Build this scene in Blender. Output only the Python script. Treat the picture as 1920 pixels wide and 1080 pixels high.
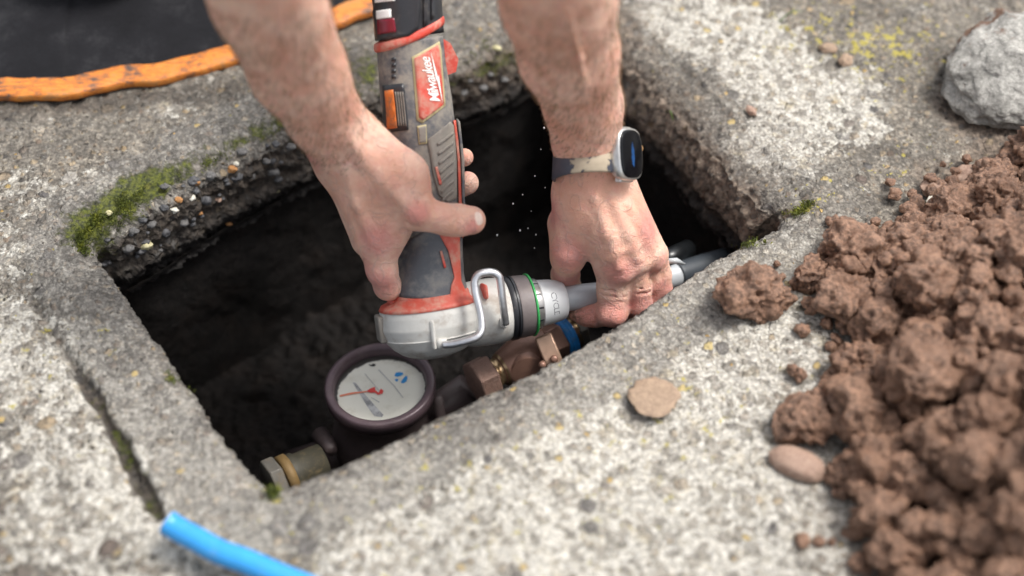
import bpy, bmesh, math, random
import numpy as np
from mathutils import Vector, Matrix
random.seed(7); RNG = np.random.default_rng(11)
R = math.radians
scene = bpy.context.scene
for o in list(bpy.data.objects): bpy.data.objects.remove(o)

# ------------------------------------------------------------------ camera, world, sun, exposure
FP = 2667.0                      # focal length in photo pixels (50 mm on 36 mm, 1920 wide)
PITCH = R(50.0); DIST = 1.4
CR = np.array([1.0, 0, 0]); CU = np.array([0, math.sin(PITCH), math.cos(PITCH)]); CB = np.array([0, -math.cos(PITCH), math.sin(PITCH)])
CP = CB * DIST
cd = bpy.data.cameras.new('camera'); cam = bpy.data.objects.new('camera', cd); scene.collection.objects.link(cam)
cam.location = CP.tolist(); cam.rotation_euler = (math.pi/2 - PITCH, 0, 0)
cd.lens = 50; cd.sensor_width = 36; cd.clip_start = 0.02; cd.clip_end = 400
cd.dof.use_dof = True; cd.dof.focus_distance = 1.45; cd.dof.aperture_fstop = 1.45; cd.dof.aperture_blades = 9
scene.camera = cam
scene.render.engine = 'CYCLES'
scene.view_settings.view_transform = 'Standard'; scene.view_settings.look = 'None'
scene.view_settings.exposure = 0.98; scene.view_settings.gamma = 1
SUN_EL, SUN_AZ = R(60), R(72)     # azimuth clockwise from +Y
w = bpy.data.worlds.new('World'); scene.world = w; w.use_nodes = True
nt = w.node_tree; nt.nodes.clear()
sky = nt.nodes.new('ShaderNodeTexSky'); sky.sky_type = 'NISHITA'; sky.sun_disc = False
sky.sun_elevation = SUN_EL; sky.sun_rotation = SUN_AZ; sky.air_density = 1.0; sky.dust_density = 4.0; sky.ozone_density = 1.0
hs = nt.nodes.new('ShaderNodeHueSaturation'); hs.inputs['Saturation'].default_value = 0.28   # thin cloud greys the sky
bg = nt.nodes.new('ShaderNodeBackground'); bg.inputs['Strength'].default_value = 0.122
wo = nt.nodes.new('ShaderNodeOutputWorld')
nt.links.new(sky.outputs[0], hs.inputs['Color']); nt.links.new(hs.outputs[0], bg.inputs[0]); nt.links.new(bg.outputs[0], wo.inputs[0])
sl = bpy.data.lights.new('sun', 'SUN'); sl.energy = 1.75; sl.angle = R(18); sl.color = (1.0, 0.965, 0.92)
sun = bpy.data.objects.new('sun', sl); scene.collection.objects.link(sun)
sd = Vector((math.sin(SUN_AZ)*math.cos(SUN_EL), math.cos(SUN_AZ)*math.cos(SUN_EL), math.sin(SUN_EL)))
sun.rotation_euler = sd.to_track_quat('Z', 'Y').to_euler()

# ------------------------------------------------------------------ helpers
def ray(px, py):
    return CR*((px-960)/FP) + CU*(-(py-540)/FP) - CB
def D(px, py, d):                # point seen at a photo pixel, d metres along the view axis
    return CP + ray(px, py)*d
def W(px, py, z=0.0):            # point seen at a photo pixel, on the level z
    r = ray(px, py); return CP + r*((z-CP[2])/r[2])
def tag(o, label=None, cat=None, group=None, kind=None):
    if label: o['label'] = label
    if cat: o['category'] = cat
    if group: o['group'] = group
    if kind: o['kind'] = kind
    return o
def link(name, me, mat=None, parent=None, smooth=True):
    o = bpy.data.objects.new(name, me); scene.collection.objects.link(o)
    if mat is not None:
        for m in (mat if isinstance(mat, (list, tuple)) else [mat]): me.materials.append(m)
    if parent is not None: o.parent = parent; o.matrix_parent_inverse = parent.matrix_world.inverted() if False else Matrix()
    if smooth and len(me.polygons): me.polygons.foreach_set('use_smooth', np.ones(len(me.polygons), bool))
    return o
def empty(name, loc=(0, 0, 0), **k):
    o = bpy.data.objects.new(name, None); scene.collection.objects.link(o); o.location = loc; o.empty_display_size = .02
    tag(o, **k); return o
def mesh_np(name, V, F):
    me = bpy.data.meshes.new(name); V = np.asarray(V, np.float32); F = np.asarray(F, np.int32)
    n = F.shape[1]
    me.vertices.add(len(V)); me.vertices.foreach_set('co', V.ravel())
    me.loops.add(F.size); me.loops.foreach_set('vertex_index', F.ravel())
    me.polygons.add(len(F)); me.polygons.foreach_set('loop_start', np.arange(0, F.size, n, dtype=np.int32))
    me.update(calc_edges=True); me.validate(); return me
def mesh_py(name, V, F):
    me = bpy.data.meshes.new(name); me.from_pydata([tuple(map(float, v)) for v in V], [], F); me.update(); return me
def attr(me, name, data, vec=False):
    a = me.attributes.new(name, 'FLOAT_VECTOR' if vec else 'FLOAT', 'POINT')
    a.data.foreach_set('vector' if vec else 'value', np.asarray(data, np.float32).ravel())
def grid_faces(nr, nc, wrap=False, base=0):
    r = np.arange(nr-1)[:, None]; c = np.arange(nc if wrap else nc-1)[None, :]; c2 = (c+1) % nc
    a = r*nc+c; b = r*nc+c2; d = (r+1)*nc+c2; e = (r+1)*nc+c
    return np.stack([a, b, d, e], -1).reshape(-1, 4)+base

# numpy noise
def _hash(i, j, k, s=0):
    h = (i*374761393 + j*668265263 + k*1274126177 + s*974634777) & 0xffffffff
    h = ((h ^ (h >> 13))*1274126177) & 0xffffffff
    h = h ^ (h >> 16); return (h & 0xffff)/65535.0
def vnoise(P, s=0):
    P = np.asarray(P, np.float64); I = np.floor(P).astype(np.int64); f = P-I; u = f*f*(3-2*f); r = 0
    for a in (0, 1):
        for b in (0, 1):
            for c in (0, 1):
                wgt = (u[:, 0] if a else 1-u[:, 0])*(u[:, 1] if b else 1-u[:, 1])*(u[:, 2] if c else 1-u[:, 2])
                r = r+wgt*_hash(I[:, 0]+a, I[:, 1]+b, I[:, 2]+c, s)
    return r*2-1
def fbm(P, oct=4, s=0, billow=False):
    r = 0; a = 1.0; P = np.asarray(P, float)
    for o in range(oct):
        n = vnoise(P, s+o); r = r+a*((np.abs(n)*2-1) if billow else n); P = P*2.03+3.1; a *= .5
    return r
def sstep(a, b, x):
    t = np.clip((x-a)/(b-a), 0, 1); return t*t*(3-2*t)
def seg_dist(P, a, b):
    a = np.asarray(a, float); b = np.asarray(b, float); ab = b-a
    t = np.clip(((P-a)@ab)/(ab@ab), 0, 1)[:, None]; return np.linalg.norm(P-a-t*ab, axis=1)

# ------------------------------------------------------------------ node materials
class NM:
    def __init__(s, name, disp=False):
        s.m = bpy.data.materials.new(name); s.m.use_nodes = True; s.t = s.m.node_tree; s.t.nodes.clear()
        s.out = s.n('ShaderNodeOutputMaterial'); s.p = s.n('ShaderNodeBsdfPrincipled'); s.l(s.p.outputs[0], s.out.inputs[0])
        if disp: s.m.displacement_method = 'BOTH'
    def n(s, t, **k):
        x = s.t.nodes.new(t)
        for a, b in k.items(): setattr(x, a, b)
        return x
    def l(s, a, b): s.t.links.new(a, b)
    def put(s, sock, v):
        if v is None: return
        if isinstance(v, bpy.types.NodeSocket): s.l(v, sock)
        elif isinstance(v, (tuple, list)): sock.default_value = (*v, 1) if (len(v) == 3 and sock.type == 'RGBA') else v
        else: sock.default_value = v
    def coord(s, w='Object'): return s.n('ShaderNodeTexCoord').outputs[w]
    def att(s, name, out='Fac'):
        a = s.n('ShaderNodeAttribute', attribute_name=name); return a.outputs[out]
    def noise(s, v, scale, det=4, rough=.55, dist=0, out='Fac'):
        a = s.n('ShaderNodeTexNoise'); s.put(a.inputs['Vector'], v); a.inputs['Scale'].default_value = scale
        a.inputs['Detail'].default_value = det; a.inputs['Roughness'].default_value = rough; a.inputs['Distortion'].default_value = dist
        return a.outputs[out]
    def vor(s, v, scale, rnd=1, feat='F1'):
        a = s.n('ShaderNodeTexVoronoi', feature=feat); s.put(a.inputs['Vector'], v); a.inputs['Scale'].default_value = scale
        a.inputs['Randomness'].default_value = rnd; return a
    def math(s, op, a, b=0.0, c=None, clamp=False):
        x = s.n('ShaderNodeMath', operation=op, use_clamp=clamp); s.put(x.inputs[0], a); s.put(x.inputs[1], b)
        if c is not None: s.put(x.inputs[2], c)
        return x.outputs[0]
    def vmath(s, op, a, b=None, sc=None):
        x = s.n('ShaderNodeVectorMath', operation=op); s.put(x.inputs[0], a)
        if b is not None: s.put(x.inputs[1], b)
        if sc is not None: x.inputs['Scale'].default_value = sc
        return x.outputs[0]
    def rng(s, v, a, b, c=0.0, d=1.0, smooth=True):
        x = s.n('ShaderNodeMapRange'); x.interpolation_type = 'SMOOTHSTEP' if smooth else 'LINEAR'
        s.put(x.inputs[0], v); s.put(x.inputs[1], a); s.put(x.inputs[2], b); s.put(x.inputs[3], c); s.put(x.inputs[4], d); return x.outputs[0]
    def ramp(s, f, stops, interp='LINEAR'):
        x = s.n('ShaderNodeValToRGB'); x.color_ramp.interpolation = interp; s.put(x.inputs[0], f)
        e = x.color_ramp.elements
        while len(e) > 1: e.remove(e[0])
        e[0].position = stops[0][0]; e[0].color = (*stops[0][1], 1)
        for p, c in stops[1:]:
            k = e.new(p); k.color = (*c, 1)
        return x.outputs[0]
    def mix(s, f, a, b, mode='MIX'):
        x = s.n('ShaderNodeMix', data_type='RGBA', blend_type=mode); s.put(x.inputs[0], f); s.put(x.inputs[6], a); s.put(x.inputs[7], b); return x.outputs[2]
    def sep(s, v):
        x = s.n('ShaderNodeSeparateXYZ'); s.put(x.inputs[0], v); return x.outputs
    def bump(s, h, st=1.0, dist=.001, nrm=None):
        b = s.n('ShaderNodeBump'); s.put(b.inputs['Height'], h); b.inputs['Strength'].default_value = st; b.inputs['Distance'].default_value = dist
        if nrm is not None: s.l(nrm, b.inputs['Normal'])
        s.l(b.outputs[0], s.p.inputs['Normal']); return b.outputs[0]
    def disp(s, h, sc=1.0, mid=0.0):
        d = s.n('ShaderNodeDisplacement'); s.put(d.inputs['Height'], h); d.inputs['Scale'].default_value = sc; d.inputs['Midlevel'].default_value = mid
        s.l(d.outputs[0], s.out.inputs['Displacement'])
    def set(s, **k):
        for a, b in k.items(): s.put(s.p.inputs[a.replace('_', ' ')], b)
        return s.m

def simple(name, col, rough=.5, metal=0.0, dust=None, damt=.4, dscale=25, bmp=.15, bscale=300, spec=.5, var=.15):
    m = NM(name); v = m.coord()
    n1 = m.noise(v, dscale, 6, .65); n2 = m.noise(v, bscale, 3)
    c = m.mix(m.rng(n1, .3, .7), tuple(x*(1-var) for x in col), tuple(min(1, x*(1+var)) for x in col))
    r = rough
    if dust is not None:
        nd = m.math('ADD', m.math('MULTIPLY', m.noise(v, dscale*1.7, 8, .7), .75), m.math('MULTIPLY', m.noise(v, dscale*9, 4, .6), .25))
        f = m.rng(nd, .62-damt*.3, .72-damt*.12, 0, min(1, damt*1.6))
        c = m.mix(f, c, dust); r = m.rng(f, 0, 1, rough, .85)
    m.bump(m.math('ADD', n2, m.math('MULTIPLY', n1, .5)), bmp, .0012)
    return m.set(Base_Color=c, Roughness=r, Metallic=metal, Specular_IOR_Level=spec)

def ground_mat(name, floor=False):
    m = NM(name, disp=True)
    P = m.att('rest', 'Vector')
    moss, dirt_and_dark, lich, yel, coll = (m.att(k) for k in ('moss', 'dirt_and_dark', 'lich', 'yel', 'coll'))
    wn = m.vmath('SUBTRACT', m.noise(P, 55, 2, out='Color'), (.5, .5, .5))
    Pw = m.vmath('ADD', P, m.vmath('SCALE', wn, sc=.008))
    Pw = m.vmath('ADD', Pw, m.vmath('SCALE', m.vmath('SUBTRACT', m.noise(P, 300, 2, out='Color'), (.5, .5, .5)), sc=.0022))
    v1 = m.vor(Pw, 45); v2 = m.vor(Pw, 120); v3 = m.vor(Pw, 290)
    s1 = m.sep(v1.outputs['Color']); s2 = m.sep(v2.outputs['Color']); s3 = m.sep(v3.outputs['Color'])
    # big pebbles: about half the cells
    rad = m.rng(s1[1], .36, 1.0, 0.0, .47, smooth=False)
    q = m.math('DIVIDE', v1.outputs['Distance'], m.math('MAXIMUM', rad, .001))
    m1 = m.rng(q, .86, 1.0, 1, 0); h1 = m.math('SQRT', m.math('MAXIMUM', m.math('SUBTRACT', 1.0, m.math('MULTIPLY', q, q)), 0))
    rad2 = m.rng(s2[1], .15, 1.0, .1, .58, smooth=False)
    q2 = m.math('DIVIDE', v2.outputs['Distance'], rad2)
    m2 = m.rng(q2, .8, 1.0, 1, 0); h2 = m.math('SQRT', m.math('MAXIMUM', m.math('SUBTRACT', 1.0, m.math('MULTIPLY', q2, q2)), 0))
    h3 = m.math('SUBTRACT', .7, v3.outputs['Distance'])
    fine = m.noise(P, 420, 6, .7); mid = m.noise(P, 60, 6, .62); big = m.noise(P, 11, 4, .55)
    # colours
    mort = m.ramp(m.math('ADD', m.math('MULTIPLY', mid, .5), m.math('MULTIPLY', fine, .5)), [(.36, (.070, .061, .052)), (.5, (.21, .192, .165)), (.62, (.44, .41, .355))])
    c3 = m.ramp(s3[0], [(0, (.10, .095, .09)), (.3, (.22, .21, .195)), (.6, (.33, .315, .29)), (.85, (.46, .44, .40)), (1, (.30, .22, .15))])
    c2 = m.ramp(s2[0], [(0, (.09, .088, .09)), (.2, (.19, .175, .155)), (.38, (.26, .25, .24)), (.55, (.32, .29, .24)), (.7, (.20, .155, .125)), (.82, (.38, .36, .33)), (.93, (.42, .32, .19)), (1, (.5, .48, .44))])
    c1 = m.ramp(s1[0], [(0, (.10, .095, .1)), (.18, (.24, .225, .21)), (.4, (.30, .27, .225)), (.55, (.17, .13, .11)), (.7, (.36, .33, .29)), (.84, (.44, .34, .22)), (.95, (.28, .26, .25)), (1, (.5, .47, .42))])
    col = m.mix(.5, mort, c3); gap = m.rng(v2.outputs['Distance'], .38, .68, 0, 1); gap3 = m.rng(v3.outputs['Distance'], .35, .7, 0, 1); col = m.mix(m2, col, c2)
    ltint = m.math('ADD', m.math('MULTIPLY', big, .35), m.math('MULTIPLY', m.noise(P, 34, 6, .7), .65))
    col = m.mix(.85, col, m.ramp(ltint, [(.36, (.50, .47, .44)), (.5, (1.0, .955, .885)), (.62, (1.42, 1.33, 1.19))]), 'MULTIPLY')
    col = m.mix(m1, col, m.mix(.25, c1, m.mix(.5, c1, mort), 'MIX'))
    # collar: cement-rich, cooler and more even
    cc = m.ramp(m.math('ADD', m.math('MULTIPLY', mid, .55), m.math('MULTIPLY', fine, .45)), [(.34, (.11, .102, .09)), (.5, (.225, .212, .19)), (.66, (.36, .345, .31))])
    cc = m.mix(m.math('MULTIPLY', m2, .6), m.mix(.45, cc, c3), c2)
    col = m.mix(m.math('MULTIPLY', coll, .7), col, cc)
    col = m.mix(m.math('ADD', m.math('MULTIPLY', gap, .35), m.math('MULTIPLY', gap3, .35)), col, (.060, .054, .048))
    # white lichen crust, broken by grains that stand out of it
    ln = m.math('ADD', m.math('MULTIPLY', m.noise(P, 12, 10, .78, .4), .6), m.math('MULTIPLY', m.noise(Pw, 85, 7, .74), .4))
    lm = m.rng(m.math('SUBTRACT', m.math('ADD', ln, m.math('MULTIPLY', lich, .19)), m.math('MULTIPLY', m1, .06)), .560, .60)
    lm = m.math('MULTIPLY', m.math('MULTIPLY', lm, m.rng(s2[2], .60, .72, 1, .35)), m.math('SUBTRACT', 1.0, m.math('MULTIPLY', m1, m.rng(s1[2], .35, .5, 0, .8))))
    lc = m.mix(m.rng(m.noise(P, 190, 7, .72), .36, .62), (.44, .41, .345), (.77, .74, .67))
    lc = m.mix(m.rng(m.noise(P, 38, 6, .7), .55, .66, 0, .65), lc, (.52, .44, .29))
    lm = m.math('MULTIPLY', lm, m.rng(coll, 0, 1, 1, .35))
    lc = m.mix(m.math('MULTIPLY', gap3, .5), lc, (.17, .16, .145))
    col = m.mix(m.math('MULTIPLY', lm, .88), col, lc)
    # yellow lichen
    yn = m.noise(P, 70, 7, .7)
    ym = m.rng(m.math('ADD', yn, m.math('MULTIPLY', yel, .135)), .66, .70)
    col = m.mix(m.math('MULTIPLY', ym, .85), col, m.mix(fine, (.36, .31, .03), (.50, .43, .13)))
    # ochre grains
    om = m.math('MULTIPLY', m.rng(s2[2], .982, .986), m2)
    col = m.mix(m.math('MULTIPLY', om, .9), col, m.mix(s2[1], (.46, .27, .08), (.52, .42, .2)))
    # dirt and darker patches, then darkening with depth
    dm = m.rng(m.math('ADD', m.math('MULTIPLY', m.noise(P, 45, 8, .7), .5), m.math('MULTIPLY', dirt_and_dark, .9)), .42, .85)
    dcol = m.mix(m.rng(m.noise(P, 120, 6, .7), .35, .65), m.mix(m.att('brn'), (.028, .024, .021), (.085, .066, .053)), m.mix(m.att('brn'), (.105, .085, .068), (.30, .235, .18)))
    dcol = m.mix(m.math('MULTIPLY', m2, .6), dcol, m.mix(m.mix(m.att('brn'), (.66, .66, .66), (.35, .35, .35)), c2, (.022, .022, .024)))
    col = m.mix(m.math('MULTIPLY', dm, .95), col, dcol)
    col = m.mix(m.math('MULTIPLY', m.rng(m.math('ADD', m.att('deep'), m.math('MULTIPLY', m.math('SUBTRACT', m.noise(P, 50, 6, .7), .5), 1.1)), .25, .85), .93), col, (.012, .0105, .010))  # collar face goes near black towards its foot
    # moss film
    mm = m.rng(m.math('ADD', m.noise(P, 65, 8, .72), m.math('MULTIPLY', moss, .36)), .70, .88)
    mm = m.math('MULTIPLY', mm, m.rng(moss, .02, .15))
    col = m.mix(m.math('MULTIPLY', mm, .9), col, m.mix(m.rng(m.noise(P, 210, 5), .35, .65), (.030, .040, .010), (.13, .145, .018)))
    h = m.math('MULTIPLY', m.math('MULTIPLY', h1, m1), .0036)
    h = m.math('ADD', h, m.math('MULTIPLY', m.math('MULTIPLY', h2, m.math('SUBTRACT', 1.0, m1)), .0026))
    h = m.math('MULTIPLY', h, m.rng(coll, 0, 1, 1.15, .9))
    h = m.math('ADD', h, m.math('MULTIPLY', h3, .0016))
    h = m.math('ADD', h, m.math('MULTIPLY', m.math('SUBTRACT', mid, .5), .004))
    h = m.math('ADD', h, m.math('MULTIPLY', m.math('SUBTRACT', fine, .5), .0022))
    h = m.math('ADD', h, m.math('MULTIPLY', lm, .0007)); h = m.math('ADD', h, m.math('MULTIPLY', mm, .0015))
    m.disp(h)
    return m.set(Base_Color=col, Roughness=m.rng(dm, 0, 1, .9, .7), Specular_IOR_Level=.3)

def soil_mat(name, c0, c1, scale=1.0, amp=.004, rough=.8, spec=.3, warm=None, disp=True, coord='Object', crack=0):
    m = NM(name, disp=disp); P = m.att('rest', 'Vector') if coord == 'rest' else m.coord()
    a = m.noise(P, 60*scale, 7, .68); b = m.noise(P, 240*scale, 6, .7); v = m.vor(m.vmath('ADD', P, m.vmath('SCALE', m.noise(P, 90*scale, 3, out='Color'), sc=.008)), 130*scale)
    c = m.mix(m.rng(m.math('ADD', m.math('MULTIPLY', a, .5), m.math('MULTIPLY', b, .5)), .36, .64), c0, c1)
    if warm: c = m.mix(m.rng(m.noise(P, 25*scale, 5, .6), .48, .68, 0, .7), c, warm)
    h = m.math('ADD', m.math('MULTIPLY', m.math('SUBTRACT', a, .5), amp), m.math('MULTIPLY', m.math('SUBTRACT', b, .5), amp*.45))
    h = m.math('ADD', h, m.math('MULTIPLY', m.math('SUBTRACT', .5, v.outputs['Distance']), amp*.35))
    if disp: m.disp(h)
    else: m.bump(h, 1.0, 1.0)
    return m.set(Base_Color=c, Roughness=rough, Specular_IOR_Level=spec)

# ------------------------------------------------------------------ pit rim curve (photo outline laid on the real ground plane)
rim_px = [(150, 450), (170, 485), (215, 550), (262, 622), (330, 712), (382, 795), (440, 872), (480, 912), (515, 925), (560, 912), (634, 880), (740, 832), (822, 786), (900, 750), (985, 712), (1060, 672),
          (1130, 632), (1200, 590), (1270, 540), (1340, 492), (1420, 452), (1478, 418), (1508, 392), (1500, 368), (1470, 330), (1420, 278), (1380, 235), (1335, 185), (1290, 140), (1225, 80), (1160, 22), (1110, -10),
          (1060, -22), (1000, 2), (930, 38), (860, 74), (790, 102), (700, 140), (620, 176), (560, 205), (480, 245), (400, 287), (320, 330), (250, 372), (190, 408), (158, 430)]
rp = np.array([W(x, y) for x, y in rim_px])[:, :2]
def resample(p, n, it=2):
    for _ in range(it):                                   # Chaikin
        q = np.roll(p, -1, 0); p = np.stack([p*.75+q*.25, p*.25+q*.75], 1).reshape(-1, 2)
    c = np.vstack([p, p[:1]]); s = np.r_[0, np.cumsum(np.linalg.norm(np.diff(c, axis=0), axis=1))]
    t = np.linspace(0, s[-1], n, endpoint=False); return np.stack([np.interp(t, s, c[:, 0]), np.interp(t, s, c[:, 1])], 1)
NA = 1900
rim = resample(rp, NA); cen = rim.mean(0)
rad = rim-cen; ang = np.arctan2(rad[:, 1], rad[:, 0]); outd = rad/np.linalg.norm(rad, axis=1)[:, None]
tan = np.roll(rim, -3, 0)-np.roll(rim, 3, 0); nrm = np.stack([tan[:, 1], -tan[:, 0]], 1); nrm /= np.linalg.norm(nrm, axis=1)[:, None]
if (nrm*outd).sum() < 0: nrm = -nrm
for _ in range(60): nrm = (np.roll(nrm, 1, 0)+nrm+np.roll(nrm, -1, 0))/3
nrm /= np.linalg.norm(nrm, axis=1)[:, None]
Cw = lambda x, y: W(x, y)[:2]
wr = sstep(.25, .75, nrm[:, 1]*.72+nrm[:, 0]*.72)           # far right side
wl = sstep(.25, .75, nrm[:, 1]*.85-nrm[:, 0]*.5)            # far left side
bevel = .008+.045*wr+.018*wl; bevz = .012+.055*wr+.034*wl
def smooth1(a, k):
    for _ in range(k): a = (np.roll(a, 1)+a+np.roll(a, -1))/3
    return a
wb = np.exp(-np.sum((rim-Cw(905, 55))**2, 1)/.11**2); bevel += .020*wb; bevz += .012*wb
bevel = smooth1(bevel, 300); bevz = smooth1(bevz, 300)

def surf_attrs(P, rimd, slope):
    """lichen, moss, dark patch, dirt and collar coverage over the concrete, in ground metres"""
    xy = P[:, :2]
    def blob(px, py, r): c = Cw(px, py); return np.exp(-((xy[:, 0]-c[0])**2+(xy[:, 1]-c[1])**2)/(r*r))
    def line(a, b, r): A = Cw(*a); B = Cw(*b); d = seg_dist(xy, A, B); return np.exp(-(d/r)**2)
    P3 = np.c_[xy*1.0, P[:, 2]]
    n = fbm(P3*14, 3, 5)
    lich = 1.15*line((1280, 20), (1560, 190), .055)+.9*blob(1480, 260, .06)+.9*line((1250, 800), (1500, 560), .10)+.95*line((800, 1040), (1400, 900), .13)+.35*blob(1350, 90, .1)
    lich += .75*line((0, 620), (250, 1000), .09)+.3*blob(150, 300, .12)+.4*blob(1380, 420, .03)+.45*blob(1340, 560, .05)+.45*blob(1790, 360, .05)+.55*blob(1280, 700, .08)
    lich += .4*line((380, 900), (330, 760), .03)
    yel = 1.1*blob(1670, 90, .07)+.7*blob(1500, 60, .06)+.5*blob(1540, 360, .03)+.9*blob(1510, 385, .02)+.4*blob(1300, 760, .1)+.45*blob(900, 980, .2)+.35*blob(100, 700, .1)+.8*blob(505, 925, .018)+.5*blob(1700, 300, .06)
    groove = np.minimum(seg_dist(xy, Cw(60, 560), Cw(175, 740)), seg_dist(xy, Cw(175, 740), Cw(300, 965)))
    wob = .004*fbm(P3*40, 3, 9)
    gm = np.exp(-((groove+wob)/.0052)**2)*(.5+.6*blob(210, 800, .09)+.4*blob(270, 900, .05))
    moss = 1.2*line((155, 425), (265, 345), .028)+1.0*line((290, 338), (560, 205), .017)*(slope*.5+.8)+.50*blob(900, 110, .09)*(.5+slope)+.6*gm+.7*blob(505, 928, .014)+.5*blob(350, 720, .014)
    moss *= (1-.75*sstep(-.02, -.06, P[:, 2]))
    moss += (.6*line((1330, 200), (1480, 370), .014))*(.3+.6*slope)+.55*line((600, 190), (700, 130), .04)+.55*blob(1510, 390, .02)+.4*blob(640, 110, .05)
    brn = sstep(-.20, .06, (xy[:, 0]-Cw(1060, -10)[0]))
    dirt_and_dark = slope*(.90-.20*brn)+.5*sstep(-.045, -.08, P[:, 2])*(1-.5*brn)+.85*gm+.5*line((0, 205), (430, 165), .03)+.55*blob(650, 130, .07)+.5*blob(1750, 330, .035)+.8*blob(1900, 280, .06)+1.1*blob(1815, 190, .035)+.30*line((1165, 60), (1440, 330), .03)+.5*blob(1800, 900, .2)+.35*blob(900, 60, .05)  # slope and joint dirt, plus darker patches by the mat edge and lump
    dirt_and_dark += .45*blob(1500, 20, .12)*.4+.35*blob(1180, 20, .06)
    coll = np.clip(1-sstep(.052, .068, rimd+wob*1.5), 0, 1)*(1-.85*sstep(.1, .6, (xy[:, 0]-cen[0])*.7+(xy[:, 1]-cen[1])*.72+.1))
    return dict(moss=np.clip(moss+.15*n*(moss > .1), 0, 1.3), dirt_and_dark=np.clip(dirt_and_dark, 0, 1.2), lich=np.clip(lich+.12*n, 0, 1.2), yel=np.clip(yel, 0, 1.2), coll=coll, brn=brn, deep=sstep(-.035, -.092, P[:, 2])), gm
GM = ground_mat('exposed_aggregate_concrete')
def ring(offs, zs, name, collar):
    """offs/zs: per row, per rim sample: outward offset and height"""
    nr = offs.shape[0]
    XY = rim[None]+nrm[None]*np.minimum(offs, .07)[..., None]+outd[None]*np.maximum(offs-.07, 0)[..., None]
    P = np.concatenate([XY, zs[..., None]], -1).reshape(-1, 3)
    rd = np.maximum(offs, 0).reshape(-1)
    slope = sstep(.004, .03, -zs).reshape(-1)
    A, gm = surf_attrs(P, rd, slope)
    far = np.linalg.norm(P[:, :2]-cen, axis=1) < 1.3
    P2 = P.copy()
    on = np.ones(len(P)) if True else 0
    und = .006*fbm(np.c_[P[:, :2]*7, P[:, 2]*7], 3, 2)*far; P2[:, 2] += und*sstep(0, .03, rd)
    lump = .0026*fbm(P*38, 3, 4)+.0034*fbm(P*135, 3, 8)
    n3 = np.c_[np.repeat(nrm[None], nr, 0).reshape(-1, 2), np.zeros(len(P))]
    edge = sstep(-.001, -.02, zs.reshape(-1))
    P2 += -n3*(lump*(edge*.7+.35*np.exp(-(rd/.012)**2)))[:, None]
    P2[:, 2] -= gm*.011*far
    P2[:, 2] -= .004*np.exp(-((rd)/.006)**2)*(slope < .5)
    me = mesh_np(name, P2, grid_faces(nr, NA, True))
    attr(me, 'rest', P, True)
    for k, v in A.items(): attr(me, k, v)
    return me
# collar: from its hidden foot up the face, round the edge, out to the joint
rows = []
for t in np.linspace(0, 1, 52): rows.append((-bevel+.004*math.sin(t*9), -.098+t*(.098-bevz)))
for t in np.linspace(0, 1, 34)[1:]:
    f = (1-t)*math.pi/2; rows.append((-bevel*math.sin(f), -bevz*(1-math.cos(f))))
CW = .060
for v in np.arange(.002, CW+.0001, .002): rows.append((np.full(NA, v), np.zeros(NA)))
offs = np.array([r[0]*np.ones(NA) for r in rows]); zs = np.array([r[1]*np.ones(NA) for r in rows])
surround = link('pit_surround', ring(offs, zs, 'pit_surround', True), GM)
tag(surround, 'grey concrete collar round the dark pit, mossy and pebbly along its inner edge', 'pit surround')
vs = [CW]; st = .002
while vs[-1] < .85: vs.append(vs[-1]+st); st = min(st*1.0035, .0042)
while vs[-1] < 60: vs.append(vs[-1]+st); st *= 1.35
offs = np.repeat(np.array(vs)[:, None], NA, 1)
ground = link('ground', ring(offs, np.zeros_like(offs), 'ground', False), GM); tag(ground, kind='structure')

# black earth under the collar: walls and floor of the pit
FZ = -.29
rows = []
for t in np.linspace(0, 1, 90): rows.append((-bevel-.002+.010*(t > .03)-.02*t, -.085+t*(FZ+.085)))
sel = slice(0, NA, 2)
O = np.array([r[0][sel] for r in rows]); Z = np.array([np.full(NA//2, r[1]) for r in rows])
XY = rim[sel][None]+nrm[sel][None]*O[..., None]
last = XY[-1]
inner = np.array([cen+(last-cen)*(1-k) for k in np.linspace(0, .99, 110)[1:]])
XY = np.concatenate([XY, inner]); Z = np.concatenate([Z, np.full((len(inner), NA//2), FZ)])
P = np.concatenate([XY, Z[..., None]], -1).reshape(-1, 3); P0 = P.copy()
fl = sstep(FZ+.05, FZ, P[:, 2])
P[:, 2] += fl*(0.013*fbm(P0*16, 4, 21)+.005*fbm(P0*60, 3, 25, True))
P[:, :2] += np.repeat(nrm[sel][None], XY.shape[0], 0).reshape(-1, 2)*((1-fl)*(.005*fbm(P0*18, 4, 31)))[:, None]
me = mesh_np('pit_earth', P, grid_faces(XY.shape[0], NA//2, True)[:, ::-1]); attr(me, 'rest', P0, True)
earth = link('pit_earth', me, soil_mat('damp_black_earth', (.0050, .0043, .0040), (.0135, .0110, .0098), amp=.005, rough=.85, spec=.2, warm=(.018, .0135, .011), coord='rest')); tag(earth, kind='structure')

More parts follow.
